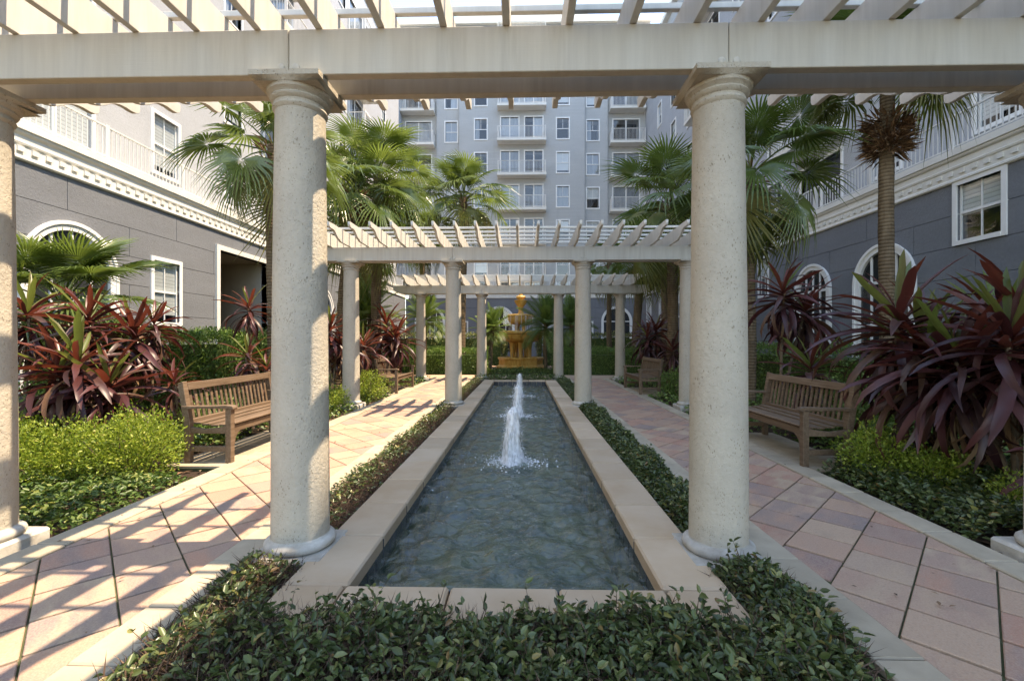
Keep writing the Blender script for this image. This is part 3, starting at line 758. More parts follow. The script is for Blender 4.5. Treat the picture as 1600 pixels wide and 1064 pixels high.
# side ranges: sgn=+1 left (local x = world Y), -1 right (local x = -world Y)
def side_building(label, X, rz, sgn, pod_w, pod_arch, door, wing_w, wing_d, wing_b):
    b = thing('apartment_building', label, 'building', (X, 0, 0), rz)
    lx = lambda Y: sgn*Y
    rg = lambda a, c: tuple(sorted((lx(a), lx(c))))
    Y0, Y1 = -9.0, 37.9
    ops = []
    for (Yc, z, w_, h, cov) in pod_w: ops.append(window(b, lx(Yc), 0, z, w_, h, 'hung', cov))
    if door:
        a, c = rg(door[0], door[1]); ops.append((a, c, -.1, door[2]))
        t = .16
        MB().box(a-t, a, -.06, .2, -.05, door[2]+t).box(c, c+t, -.06, .2, -.05, door[2]+t).box(a, c, -.06, .2, door[2], door[2]+t).build('entry_surround', M['trim'], b)
        MB().box(a-.02, a, .23, 2.4, -.05, door[2]).box(c, c+.02, .23, 2.4, -.05, door[2]).box(a-.02, c+.02, 2.4, 2.45, -.05, door[2]).box(a-.02, c+.02, .23, 2.45, door[2], door[2]+.03).build('entry_recess', M['entry'], b)
        dr = MB().box(a+.3, a+1.3, 2.33, 2.395, -.05, 2.5).build('door', M['bronze'], b)
        MB().box(a+1.18, a+1.22, 2.28, 2.33, 1.0, 1.2).build('handle', M['rail'], dr)
    xa, xb = rg(Y0, Y1)
    panels(b, xa, xb, -.06, 4.93, ops, M['stucco_dark'])
    for (Yc, z0, zs, r) in pod_arch: arch_window(b, lx(Yc), z0, zs, r)
    cornice(b, xa, xb, 4.93, rg(3, 34))
    MB().box(xa, xb, .21, 1.3, 5.40, 5.55).build('terrace_floor', M['trim'], b)
    k = Y0+.3
    while k < Y1-2.4:
        railing(b, lx(k+1.2), -.03, 5.68, 2.4, .80); k += 2.4
    # set back wing above
    ops = []; yw = 1.14 if sgn < 0 else 1.0
    nf = 6; ph = 3.05; H = 25.6
    for f in range(nf):
        for (Yc, w_, h) in wing_w: ops.append(window(b, lx(Yc), yw, 6.43+ph*f, w_, h, 'hung' if f == 0 else 'far', random.choice((1, 3, 0, 2)) if f else 3 if Yc < 15 else 2))
        for (Yc, w_, h) in wing_d: ops.append(window(b, lx(Yc), yw, 5.56+ph*f, w_, h, 'door', (3 if sgn > 0 and Yc < 12 else -1) if f == 0 else None, 'patio_door'))
    xa, xb = rg(Y0, 40.6)
    wall(b, xa, xb, 5.55, H, yw, ops, M['stucco_light'])
    MB().box(xa, xb, yw-.35, yw+1.2, H, H+.35).build('parapet', M['trim'], b)
    for Yc in wing_b:
        for f in range(1, nf):
            z = 5.36+ph*f
            s = MB().box(lx(Yc)-1.35, lx(Yc)+1.35, yw-1.1, yw, z, z+.20).build('balcony', M['trim'], b)
            railing(s, lx(Yc), yw-1.06, z+.2, 2.62, 1.02, 'balcony_railing')
            for e in (-1.3, 1.3): railing(s, lx(Yc)+e, yw-.53, z+.2, 1.0, 1.0, 'balcony_railing', R(90))
    MB().box(xa, xb, .7, .72, .0, 4.9).box(xa, xb, 1.9, 1.95, 5.6, H).build('dark_backing', M['dark'], b) if not door else \
        MB().box(xa, rg(*door[:2])[0]-.3, .7, .72, .0, 4.9).box(rg(*door[:2])[1]+.3, xb, .7, .72, .0, 4.9).box(xa, xb, 1.9, 1.95, 5.6, H).build('dark_backing', M['dark'], b)  # dark sheets behind the openings, room shade put into their colour
    MB().box(xa, xb, 1.96, 9, H-.4, H-.02).build('roof', M['trim'], b)
    MB().box(xa, xb, 8.9, 9.1, 0, H-.1).build('rear_wall', M['stucco_light'], b)
    for xe in (xa, xb-.2): MB().box(xe, xe+.2, 1.97, 8.88, 0, H-.42).build('end_wall', M['stucco_light'], b)
    return b
side_building('sunlit apartment wing on the left with arched window, entry and long railing', -10.0, R(90), 1,
    [(12.34, 1.86, .90, 1.68, 3), (19.6, 1.86, .90, 1.68, 1), (24.5, 1.86, .9, 1.68, 1), (6.2, 1.86, .9, 1.68, 1)],
    [(9.66, .3, 2.88, 1.04), (22, .3, 2.75, 1.2), (28.5, .3, 2.75, 1.2)], (14.5, 17.27, 4.33),
    [(13.55, .95, 1.72), (16.75, .95, 1.72), (6.6, .95, 1.72), (23.6, .95, 1.72), (27, .95, 1.72), (31.5, .95, 1.72), (35, .95, 1.72)],
    [(10.3, 1.7, 2.45), (19.9, 2.2, 2.4), (29.2, 2.2, 2.4)], (19.9, 29.2))
side_building('shaded apartment wing on the right behind the tall bare palm trunk', 9.86, R(-90), -1,
    [(9.93, 3.60, .95, 1.25, 1), (18.6, 3.2, .62, 1.5, 1), (32.0, 2.9, 1.1, 1.8, 3), (35.3, 2.9, 1.1, 1.8, 3), (28.4, 2.9, 1.1, 1.8, 1)],
    [(12.45, .6, 2.95, 1.0), (15.42, .6, 3.0, .88), (23.0, .6, 2.95, 1.0)], None,
    [(10.65, .95, 1.72), (13.8, .95, 1.72), (19.8, .95, 1.72), (23.2, .95, 1.72), (29.8, .95, 1.72), (33, .95, 1.72), (36.3, .95, 1.72), (6.5, .95, 1.72)],
    [(16.85, 2.2, 2.4), (26.5, 2.2, 2.4)], (16.85, 26.5))

def back_building():
    b = thing('apartment_building', 'grey eight storey apartment block closing the courtyard behind the fountain', 'building', (CX, 38, 0))
    ops = []
    for x in (-5.2, 5.4, 2.4, -8): ops.append(window(b, x, 0, 1.0, 1.1, 1.9, 'hung'))
    panels(b, -9.9, 9.96, -.06, 4.93, ops, M['stucco_dark'], .82, 3.3)
    for x in (-1.9, 8.0, -11+3.2): arch_window(b, x, .4, 2.95, 1.25)
    cornice(b, -9.66, 9.7, 4.93, (-9.4, 9.5))
    MB().box(-9.9, 9.96, .21, 2.5, 5.40, 5.55).build('terrace_floor', M['trim'], b)
    for k in range(8): railing(b, -8.4+2.4*k, -.03, 5.68, 2.4, .85)
    P0 = 6.70; ph = 3.03
    zones = [(-5.6, 5.6, 2.0), (-7.7, -5.6, 2.35), (5.6, 7.7, 2.35), (-11.2, -7.7, 2.7), (7.7, 11.35, 2.7)]
    for zi, (xa, xb, y) in enumerate(zones):
        ops = []
        for f in range(-1, 7):
            z = P0+ph*f
            if f < 0: z = 5.56-.45
            if zi == 0:
                for s in (-1, 1):
                    ops.append(window(b, s*3.66, y, z+.5, 1.05, 1.8 if f >= 0 else 1.0, 'far'))
                    ops.append(window(b, s*1.07, y, z+.24 if f >= 0 else z+.5, 1.55, 2.2 if f >= 0 else .9, 'door', random.choice((0, 0, 2, 4, -1)), 'patio_door'))
            elif zi in (1, 2): ops.append(window(b, (xa+xb)/2-(.28 if zi == 2 else -.28), y, z+.45, 1.05, 1.8 if f >= 0 else 1.0, 'far'))
            else: ops.append(window(b, 9.42*(1 if zi == 4 else -1), y, z+.24 if f >= 0 else z+.5, 2.3, 2.2 if f >= 0 else .9, 'door', random.choice((0, 0, 2, 4, -1)), 'patio_door'))
        wall(b, xa, xb, 5.55, 29.35, y, ops, M['siding'], th=.9)
    for f in range(0, 8):
        z = P0+ph*f
        for (x, L, y) in ((0, 4.3, 2.0), (-9.42, 3.1, 2.7), (9.42, 3.1, 2.7)):
            s = MB().box(x-L/2, x+L/2, y-.95, y, z, z+.22).build('balcony', M['trim'], b)
            railing(s, x, y-.9, z+.22, L-.08, 1.05, 'balcony_railing')
            for e in (-1, 1): railing(s, x+e*(L/2-.07), y-.46, z+.22, .88, 1.03, 'balcony_railing', R(90))
    MB().box(-11.2, 11.35, 1.7, 4, 29.35, 29.6).build('parapet', M['siding'], b)
    MB().box(-11.2, 11.35, 1.55, 1.698, 29.4, 29.7).build('roof_trim', M['trim'], b)
    MB().box(-5.8, 6.0, 2.6, 5, 29.61, 31.3).build('raised_parapet', M['trim'], b)
    MB().box(-9.9, 9.96, .9, .95, 0, 5.3).box(-11.2, 11.35, 3.7, 3.75, 5.6, 29.3).build('dark_backing', M['dark'], b)  # dark sheets in place of shaded rooms
    MB().box(-11.2, 11.35, 3.76, 12, 29.0, 29.3).build('roof', M['trim'], b)
    return b
back_building()
# ------------------------------------------------------------------ planting
def unit(a): return a/np.maximum(1e-9, np.linalg.norm(a, axis=-1, keepdims=True))
def leaf_mesh(name, P, D, L, asp, mat, fold=.25, big=False, up=None):
    """one mesh of separate folded leaves: base P, direction D, length L"""
    N = len(P); D = unit(D)
    ref = rng.normal(size=(N, 3)); ref[:, 2] += 1.6 if up is None else up
    S = unit(np.cross(D, ref)); Nn = np.cross(S, D); L = L[:, None]; w_ = L*asp
    if big:
        V = np.stack([P, P+D*L*.28+S*w_*.42+Nn*w_*fold, P+D*L*.66+S*w_*.38+Nn*w_*fold*.8, P+D*L-Nn*w_*.15, P+D*L*.66-S*w_*.38+Nn*w_*fold*.8, P+D*L*.28-S*w_*.42+Nn*w_*fold], 1)
        F = np.array([[0,1,2,3],[0,3,4,5]]); nv = 6
    else:
        V = np.stack([P, P+D*L*.5+S*w_*.5+Nn*w_*fold, P+D*L, P+D*L*.5-S*w_*.5+Nn*w_*fold], 1)
        F = np.array([[0,1,2],[0,2,3]]); nv = 4
    k = F.shape[1]
    V = V.reshape(-1, 3).astype(np.float32); Fa = (F[None]+np.arange(N)[:, None, None]*nv).reshape(-1).astype(np.int32)
    me = bpy.data.meshes.new(name); me.vertices.add(len(V)); me.vertices.foreach_set('co', V.ravel())
    nf = N*len(F); me.loops.add(len(Fa)); me.loops.foreach_set('vertex_index', Fa)
    me.polygons.add(nf); me.polygons.foreach_set('loop_start', np.arange(nf, dtype=np.int32)*k)
    me.update(calc_edges=True); me.materials.append(mat); return me
def lump(P, f=1.0, s=0):
    x, y = P[:, 0]*f, P[:, 1]*f; z = P[:, 2]*f if P.shape[1] > 2 else 0
    return (np.sin(3.1*x+1.3+s)*np.cos(2.7*y+.4*s)+.6*np.sin(6.3*x-4.1*y+2.2*s+3*z)+.4*np.sin(11.7*y+9.3*x+s))/2.0
def bed(name, label, rects, dens, h, leaf, mat, cat='ground cover', asp=.55, big=False, seed=0, edge=.12, twigs=0, holes=(), thin=None, shoots=0):
    Ps = []
    for (x0, x1, y0, y1) in rects:
        n_ = int((x1-x0)*(y1-y0)*dens); p = np.stack([rng.uniform(x0, x1, n_), rng.uniform(y0, y1, n_)], -1)
        e = np.minimum(np.minimum(p[:, 0]-x0, x1-p[:, 0]), np.minimum(p[:, 1]-y0, y1-p[:, 1]))
        Ps.append(np.concatenate([p, e[:, None]], 1))
    A = np.concatenate(Ps); 
    for (hx, hy, hr) in holes: A = A[np.maximum(np.abs(A[:, 0]-hx), np.abs(A[:, 1]-hy)) > hr]
    A0 = A
    if thin is not None: A = A[rng.uniform(0, 1, len(A)) > thin(A)]
    N = len(A); top = h*(.72+.30*lump(A[:, :2], 1.6, seed))*np.clip(.35+A[:, 2]/edge*.65, .35, 1)
    z = -.05+top*np.sqrt(rng.uniform(0.02, 1, N))
    P = np.stack([A[:, 0], A[:, 1], z], -1); a = rng.uniform(0, 2*math.pi, N); t = rng.uniform(-.25, .95, N)
    D = np.stack([np.cos(a), np.sin(a), t], -1)
    SP = SD = None
    if shoots:                                             # upright new shoots with a few leaves
        B = A[rng.integers(0, N, shoots)]; B = B[(B[:, 1] > 1.45) & (np.abs(B[:, 0]-CX) < 1.35)]; ns = len(B)
        tb = h*(.72+.30*lump(B[:, :2], 1.6, seed))*np.clip(.35+B[:, 2]/edge*.65, .35, 1)
        SP = np.stack([B[:, 0], B[:, 1], tb-.08], -1); SD = unit(np.stack([rng.normal(0, .28, ns), rng.normal(0, .28, ns), np.ones(ns)], -1)); SL = rng.uniform(.07, .17, ns)
        f = rng.uniform(.3, 1, (ns, 5)); LP = (SP[:, None]+SD[:, None]*(SL[:, None]*f)[..., None]).reshape(-1, 3); aa = rng.uniform(0, 6.28, len(LP))
        P = np.concatenate([P, LP]); D = np.concatenate([D, np.stack([np.cos(aa), np.sin(aa), rng.uniform(.1, 1.1, len(LP))], -1)]); N = len(P)
    o = stuff(inst(leaf_mesh(name, P, D, leaf*rng.uniform(.45, 1.3, N), asp, mat, .22, big), name)); tag(o, label, cat)
    if twigs:
        i = rng.integers(0, len(A0), twigs); B = A0[i]; tb = h*(.72+.30*lump(B[:, :2], 1.6, seed))*np.clip(.35+B[:, 2]/edge*.65, .35, 1); Q = np.stack([B[:, 0], B[:, 1], -.05+tb*np.sqrt(rng.uniform(0.02, 1, twigs))], -1); Q[:, 2] = -.05+(Q[:, 2]+.05)*rng.uniform(.1, .85, twigs)
        D = np.stack([rng.normal(0, .7, twigs), rng.normal(0, .7, twigs), rng.uniform(-.1, 1, twigs)], -1)
        tw = inst(leaf_mesh('twigs', Q, D, h*rng.uniform(.15, .5, twigs), .04, M['twig'], .3), 'twigs', o); stuff(tw)
    if shoots: stuff(inst(leaf_mesh('shoots', SP, SD, SL, .03, M['twig'], .3), 'shoots', o))
    return o
HO = [(CX+s*1.32, y, .24) for s in (-1, 1) for y in (2.83, 9.13, 15.43)]
HB = [(CX+s*3.43, y, .29) for s in (-1, 1) for y in (2.83, 9.13, 15.43)]
bed('jasmine_bed', 'dense dark green jasmine ground cover filling the foreground below the pool edge', [(CX-1.47, CX+1.47, .85, 2.13), (CX-1.55, CX-1.15, 1.9, 2.6), (CX+1.15, CX+1.55, 1.9, 2.6)], 9500, .285, .041, M['jasmine'], big=True, seed=1, twigs=52000, edge=.13, shoots=420, thin=lambda A: np.clip(.32-.32*(A[:, 0]+.2)+.42*lump(A[:, :2], 2.6, 4)+.25*lump(A[:, :2], 7, 2), 0, .85))
bed('jasmine_strip', 'brown twiggy jasmine strip between the left path and the pool', [(CX-1.57, CX-1.20, 2.0, 14.8)], 4200, .24, .04, M['jasmine'], big=True, seed=2, twigs=22000, holes=HO, edge=.08, thin=lambda A: np.clip(.62-2.2*(CX-1.38-A[:, 0])+.4*lump(A[:, :2], 2.2, 1), .1, .93))
bed('jasmine_strip', 'lush green jasmine strip between the right path and the pool', [(CX+1.20, CX+1.57, 2.0, 14.8)], 7600, .27, .042, M['jasmine'], big=True, seed=3, twigs=2500, holes=HO, edge=.08)
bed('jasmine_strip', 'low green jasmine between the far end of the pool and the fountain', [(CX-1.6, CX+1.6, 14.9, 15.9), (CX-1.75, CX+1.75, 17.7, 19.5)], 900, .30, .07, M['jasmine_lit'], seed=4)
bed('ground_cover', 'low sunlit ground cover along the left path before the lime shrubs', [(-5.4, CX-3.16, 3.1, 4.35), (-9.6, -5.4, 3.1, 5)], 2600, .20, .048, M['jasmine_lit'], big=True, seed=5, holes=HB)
bed('ground_cover', 'dark glossy ground cover along the right path in front of the cordylines', [(CX+3.16, 5.6, 2.5, 4.7)], 4200, .30, .05, M['jasmine'], big=True, seed=6, twigs=1200, holes=HB)
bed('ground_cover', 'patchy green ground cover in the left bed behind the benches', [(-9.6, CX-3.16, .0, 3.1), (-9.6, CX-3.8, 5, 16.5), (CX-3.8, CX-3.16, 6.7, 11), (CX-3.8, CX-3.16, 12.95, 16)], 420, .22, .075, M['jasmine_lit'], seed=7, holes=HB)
bed('ground_cover', 'patchy dark ground cover in the right bed behind the benches', [(CX+3.16, 9.4, .0, 2.5), (5.6, 9.4, 2.5, 4.7), (CX+3.8, 9.4, 4.7, 16.5), (CX+3.16, CX+3.8, 6.7, 11), (CX+3.16, CX+3.8, 12.95, 16)], 420, .22, .075, M['hedge'], seed=8, holes=HB)
# dry leaves on the mulch
def litter():
    N = 9000; x = np.concatenate([rng.uniform(-9, CX-3.12, N//2), rng.uniform(CX+3.12, 9, N//2)]); y = rng.uniform(2.2, 16, N)
    a = rng.uniform(0, 6.28, N); P = np.stack([x, y, rng.uniform(-.05, -.03, N)], -1)
    D = np.stack([np.cos(a), np.sin(a), rng.normal(0, .2, N)], -1)
    tag(stuff(inst(leaf_mesh('leaf_litter', P, D, rng.uniform(.05, .13, N), .35, M['litter'], .25, up=6), 'leaf_litter')), 'dry brown leaves scattered on the mulch of the side beds', 'leaf litter')
litter()
def path_litter():
    N = 130; s = np.where(rng.uniform(0, 1, N) < .5, -1, 1); e = rng.uniform(0, 1, N)**.45
    x = CX+s*(1.85+1.2*np.where(rng.uniform(0, 1, N) < .5, e, 1-e)); y = rng.uniform(1.3, 12, N); a = rng.uniform(0, 6.28, N)
    P = np.stack([x, y, np.full(N, .016)], -1); D = np.stack([np.cos(a), np.sin(a), rng.normal(0, .08, N)], -1)
    tag(stuff(inst(leaf_mesh('fallen_leaves', P, D, rng.uniform(.018, .05, N), .4, M['litter'], .2, up=9), 'fallen_leaves')), 'small dry leaves fallen on the pavers of both paths', 'fallen leaves')
path_litter()

def shrub(label, loc, rx, ry, h, n_, leaf, mat, seed, name='shrub', asp=.5, cat='shrub', stems=14, group=None):
    s = thing(name, label, cat, loc, 0, group)
    d = unit(rng.normal(size=(n_, 3))); d[:, 2] = np.where(d[:, 2] < 0, d[:, 2]*.72, d[:, 2])
    rr = rng.uniform(0, 1, n_)**.38*(1+.28*lump(d*1.7, 1.3, seed)+.10*np.sin(d[:, 0]*17+seed)*np.cos(d[:, 1]*15))
    P = np.stack([d[:, 0]*rr*rx, d[:, 1]*rr*ry, h*.42+d[:, 2]*rr*h*.56], -1); P[:, 2] = np.maximum(P[:, 2], .03)
    D = d*.8+rng.normal(0, .7, (n_, 3)); D[:, 2] += .45
    stuff(inst(leaf_mesh('foliage', P, D, leaf*rng.uniform(.6, 1.3, n_), asp, mat, .2), 'foliage', s))
    m = MB()
    for k in range(stems):
        q = P[int(rng.integers(0, n_))]*.9; b0 = (q[0]*.25, q[1]*.25, -.06)
        m.tube([b0, ((b0[0]+q[0])/2+random.uniform(-.04,.04), (b0[1]+q[1])/2, q[2]*.55), tuple(q)], [.011, .008, .003], 5)
    m.build('stems', M['cane'], s)
    return s
def hedge(label, x0, x1, y0, y1, h, n_, leaf, mat, seed, name='hedge'):
    s = thing(name, label, 'hedge', ((x0+x1)/2, (y0+y1)/2, -.05)); hx, hy = (x1-x0)/2, (y1-y0)/2
    P = np.stack([rng.uniform(-hx, hx, n_), rng.uniform(-hy, hy, n_), rng.uniform(.02, h, n_)], -1)
    f = rng.integers(0, 5, n_); dep = np.abs(rng.normal(0, .07, n_))
    P[f == 0, 2] = h-dep[f == 0]
    P[f == 1, 0] = (-hx+dep)[f == 1]; P[f == 2, 0] = (hx-dep)[f == 2]; P[f == 3, 1] = (-hy+dep)[f == 3]; P[f == 4, 1] = (hy-dep)[f == 4]
    o = np.stack([P[:, 0]/hx, P[:, 1]/hy, P[:, 2]/h*1.2-.4], -1)
    bulge = .17*lump(P, 1.4, seed)+.11*lump(P, 3.6, seed+3)+np.where(rng.uniform(0, 1, n_) < .12, rng.uniform(0, .14, n_), 0)
    P = P + unit(o)*bulge[:, None]; D = unit(o)*.7+rng.normal(0, .7, (n_, 3)); D[:, 2] += .3
    stuff(inst(leaf_mesh('foliage', P, D, leaf*rng.uniform(.6, 1.3, n_), .5, mat, .2), 'foliage', s))
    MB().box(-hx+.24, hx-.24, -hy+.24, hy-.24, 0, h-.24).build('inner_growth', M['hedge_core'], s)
    return s
G1 = 'lime green shrubs beside the benches'
shrub('lime green shrub against the near left bench', (-3.92, 4.42, -.05), .46, .38, .72, 8000, .032, M['lime'], 1, group=G1)
shrub('lime green shrub at the left edge beneath the big left cordylines', (-4.72, 4.34, -.05), .72, .44, .64, 10000, .032, M['lime'], 2, group=G1)
shrub('small lime shrub between the left edge column and the cordylines', (-5.5, 4.55, -.05), .6, .5, .66, 7500, .036, M['lime'], 3, group=G1)
shrub('lime green shrub against the near right bench', (3.42, 4.42, -.05), .30, .28, .60, 4500, .032, M['lime'], 4, group=G1)
shrub('lime green shrub on the right under the cordyline leaves', (3.70, 4.12, -.05), .34, .25, .44, 4000, .032, M['lime'], 5, group=G1)
shrub('small lime sprig in the dark ground cover at the right', (3.72, 3.46, -.05), .20, .18, .42, 1700, .03, M['lime'], 6, group=G1)
shrub('bright green shrub beside the middle pergola left outer column', (-3.62, 10.2, -.05), .55, .6, .72, 3500, .045, M['lime'], 7, group=G1)
shrub('bright green shrub just before the middle pergola left outer column', (-3.95, 8.6, -.05), .55, .5, .55, 3500, .045, M['lime'], 8, group=G1)
shrub('rounded green shrub beside the far right bench', (3.75, 10.9, -.05), .42, .45, .75, 2600, .05, M['hedge'], 9)
shrub('leafy green shrub behind the near right bench', (4.35, 5.9, -.05), .55, .9, 1.0, 4500, .05, M['hedge'], 10)
shrub('leafy green shrub behind the near left bench', (-4.35, 6.0, -.05), .45, .8, .62, 4200, .05, M['hedge'], 11)
shrub('green shrub in the left bed below the low fan palm', (-6.6, 5.4, -.05), .8, .7, 1.1, 4000, .05, M['hedge'], 12)
hedge('long green hedge along the left building below its windows', -8.4, -6.6, 7.4, 14.5, 1.55, 52000, .07, M['hedge'], 1)
hedge('dark hedge along the right building behind the cordylines', 6.2, 7.8, 6.2, 15.5, 1.25, 22000, .075, M['hedge'], 2)
hedge('clipped hedge left of the fountain beyond the far pergola', -6.6, -1.55, 17.9, 19.0, 1.05, 26000, .06, M['hedge'], 3)
hedge('clipped hedge right of the fountain beyond the far pergola', 1.35, 6.4, 17.9, 19.0, 1.05, 26000, .06, M['hedge'], 4)
hedge('taller variegated hedge behind the fountain on the left', -7.5, -1.0, 24.6, 25.8, 1.75, 7000, .11, M['variegated'], 5)
hedge('taller variegated hedge behind the fountain on the right', .9, 7.5, 24.6, 25.8, 1.75, 7000, .11, M['variegated'], 6)

# ------------------------------------------------------------------ palms
def fan_mesh(seed, Lp, Rb, droop, mat):
    r_ = random.Random(seed); m = MB()
    pts = [(Lp*t, 0, .10*math.sin(t*2.2)-droop*.35*t*t*Lp) for t in (0,.25,.5,.75,1)]
    m.tube(pts, [.022,.017,.014,.012,.010], 5)
    H = Vector(pts[-1]); n_ = 40
    tilt = -.15-droop*.7
    for k in range(n_):
        ph = R(-148+296*(k+.5)/n_); dph = R(296/n_)
        L = Rb*(.80+.22*math.cos(ph*.5))*r_.uniform(.92, 1.05)
        dr = droop*r_.uniform(.6, 1.4)+.10
        tw = r_.uniform(-.05, .05)
        def pt(rr, off, zz):
            a = ph+off+tw*(rr/Rb)**2
            x, y = rr*math.cos(a), rr*math.sin(a)
            z = zz - dr*.9*Rb*(rr/Rb)**3 + .18*rr*abs(math.sin(ph))**1.5
            x2 = x*math.cos(tilt)+z*math.sin(-tilt)*0; z2 = z + x*math.sin(tilt)
            return (H.x+x2, H.y+y, H.z+z2)
        f = .018; h = dph/2
        V = [pt(.03,0,0), pt(L*.42,-h*.96,0), pt(L*.42,0,f*1.8), pt(L*.42,h*.96,0), pt(L*.72,-h*.42,0), pt(L*.72,0,f*.8), pt(L*.72,h*.42,0), pt(L,0,-.01)]
        m.add(V, [(0,1,2),(0,2,3),(1,4,5,2),(2,5,6,3),(4,7,5),(5,7,6)])
    me = bpy.data.meshes.new('frond'); me.from_pydata(m.v, [], m.f); me.materials.append(mat)
    return me
FAN = [fan_mesh(1, .8, .72, .05, M['fan']), fan_mesh(2, 1.05, .76, .22, M['fan']), fan_mesh(3, 1.1, .78, .38, M['fan']), fan_mesh(4, 1.05, .76, .6, M['fan']), fan_mesh(5, 1.0, .74, .85, M['fan_old'])]
def date_mesh(seed, L, droop):
    r_ = random.Random(seed); m = MB(); N = 34
    def sp(t): return Vector((L*t*(1-.12*t*t*droop), 0, L*(.32*t-droop*.62*t*t)))
    m.tube([sp(k/8) for k in range(9)], [.014*(1-.8*k/8) for k in range(9)], 4)
    for k in range(N):
        t = .10+.9*(k/N); p = sp(t); d = (sp(min(1, t+.02))-sp(t-.02)).normalized()
        l = .30*L*math.sin(math.pi*min(.97, .18+.80*t))**.7
        for s in (-1, 1):
            q = (d*.75+Vector((0, s*1.0, .18))).normalized()*l*r_.uniform(.85, 1.1)
            tip = p+q+Vector((0, 0, -.22*l)); mid = p+q*.5; wv = d*.011*L
            m.add([p-wv*.4, mid-wv, tip, mid+wv, p+wv*.4], [(0,1,3,4),(1,2,3)])
    me = bpy.data.meshes.new('frond'); me.from_pydata(m.v, [], m.f); me.materials.append(M['date']); return me
DATE = [date_mesh(k, 1.0, d) for k, d in enumerate((.15, .5, .85, 1.15))]
def crown(parent, c, n_, kinds, e0, e1, sc, seed):
    r_ = random.Random(seed)
    for k in range(n_):
        t = (k+.5)/n_; az = k*2.39996+r_.uniform(-.25,.25); el = e0+(e1-e0)*t+r_.uniform(-9, 9)
        me = kinds[min(len(kinds)-1, int(t*len(kinds)))]
        s = sc*r_.uniform(.86, 1.1)*(.78 if t < .12 else 1)
        mt = Matrix.Translation(Vector(c)+Vector((0, 0, -.28*t*sc))) @ Matrix.Rotation(az, 4, 'Z') @ Matrix.Rotation(R(-el), 4, 'Y') @ Matrix.Rotation(r_.uniform(-.35,.35), 4, 'X') @ Matrix.Diagonal((s, s, s, 1))
        inst(me, 'frond', parent, mtx=mt)
def husk_mesh(n_, r, h, seed, ln):
    r_ = random.Random(seed); P = []; D = []
    for _ in range(n_):
        a = r_.uniform(0, 6.28); z = r_.uniform(-h, .05); rr = r*(.8+.5*(z+h)/h*.5)
        P.append((rr*math.cos(a)*.8, rr*math.sin(a)*.8, z)); D.append((math.cos(a)+r_.gauss(0,.3), math.sin(a)+r_.gauss(0,.3), r_.uniform(-.7, .9)))
    P = np.array(P); D = np.array(D)
    return leaf_mesh('husk', P, D, rng.uniform(.5, 1.3, n_)*ln, .11, M['husk'], .3)
def trunk(parent, top, r0, r1, seed, name='trunk', mat='trunk'):
    r_ = random.Random(seed); n_ = 26; pts = []; rs = []
    for k in range(n_):
        t = k/(n_-1); pts.append((top[0]*t**1.3+.05*math.sin(t*5+seed)*(t*(1-t))*2, top[1]*t**1.3, -.06+(top[2]+.06)*t))
        rs.append((r0+(r1-r0)*t)*(1+.05*(k % 2))*(1.25 if k == 0 else 1))
    return MB().tube(pts, rs, 14).build(name, M[mat], parent, smooth=60)
def fan_palm(label, x, y, top, n_=30, sc=1.0, r=.13, husk=(160, .24, .8, .28), e=(80, -48), seed=0, kinds=FAN):
    p = thing('fan_palm', label, 'palm tree', (x, y, 0), random.Random(seed).uniform(0, 6.28)*0, 'fan palms in the courtyard beds')
    trunk(p, top, r*1.15, r, seed)
    if husk: inst(husk_mesh(husk[0], husk[1], husk[2], seed, husk[3]), 'husk', p, tuple(top))
    crown(p, top, n_, kinds, e[0], e[1], sc, seed+5)
    return p
fan_palm('fan palm just left of the near left column with fronds over the railing', -4.98, 8.88, (0, 0, 5.25), 22, .95, seed=1)
fan_palm('fan palm with brown shaggy neck right of the near left column', -4.95, 11.9, (.42, 0, 5.20), 25, 1.1, seed=2, husk=(260, .30, .7, .34))
fan_palm('tallest fan palm on the left, behind the shaggy necked one', -4.35, 13.2, (.05, 0, 6.25), 27, 1.2, seed=3)
fan_palm('fan palm standing before the back block left of its centre balconies', -2.75, 19.9, (.1, 0, 7.7), 28, 1.4, .17, seed=4, husk=(300, .26, 1.5, .22), e=(82, -25))
fan_palm('small fan palm crown showing beyond the middle pergola on the left', -5.4, 23.9, (0, 0, 7.2), 24, 1.1, seed=5)
fan_palm('fan palm low among the left trunks near the left building end', -6.3, 17.5, (0, 0, 5.2), 22, 1.05, seed=15)
fan_palm('broad fan palm left of the near right column above the middle pergola', 4.16, 12.6, (0, 0, 5.15), 28, 1.25, seed=6, husk=(260, .30, .7, .3))
fan_palm('fan palm just right of the near right column with drooping fronds', 4.80, 9.6, (0, 0, 4.95), 25, 1.15, .10, seed=7, e=(80, -62))
fan_palm('tall right palm with bare trunk and ragged brown skirt beside the beam', 6.5, 8.15, (0, 0, 6.35), 24, 1.05, .105, seed=8, husk=None, e=(85, -8))
fan_palm('slim far palm on the right near the back block', 4.63, 24.1, (0, 0, 5.6), 20, 1.1, .12, seed=9)
fan_palm('far right palm with leaning trunk behind the far pergola end', 5.0, 20.1, (.3, 0, 5.4), 24, 1.2, .16, seed=10)
fan_palm('right palm with thin trunk beside the right building corner windows', 5.7, 18.1, (-.1, 0, 5.3), 22, 1.1, .12, seed=11)
fan_palm('low stemless fan palm before the left arched window', -6.95, 6.6, (0, 0, 1.95), 26, .90, .10, seed=12, husk=(60, .15, .4, .2), e=(75, -12), kinds=FAN[:3])
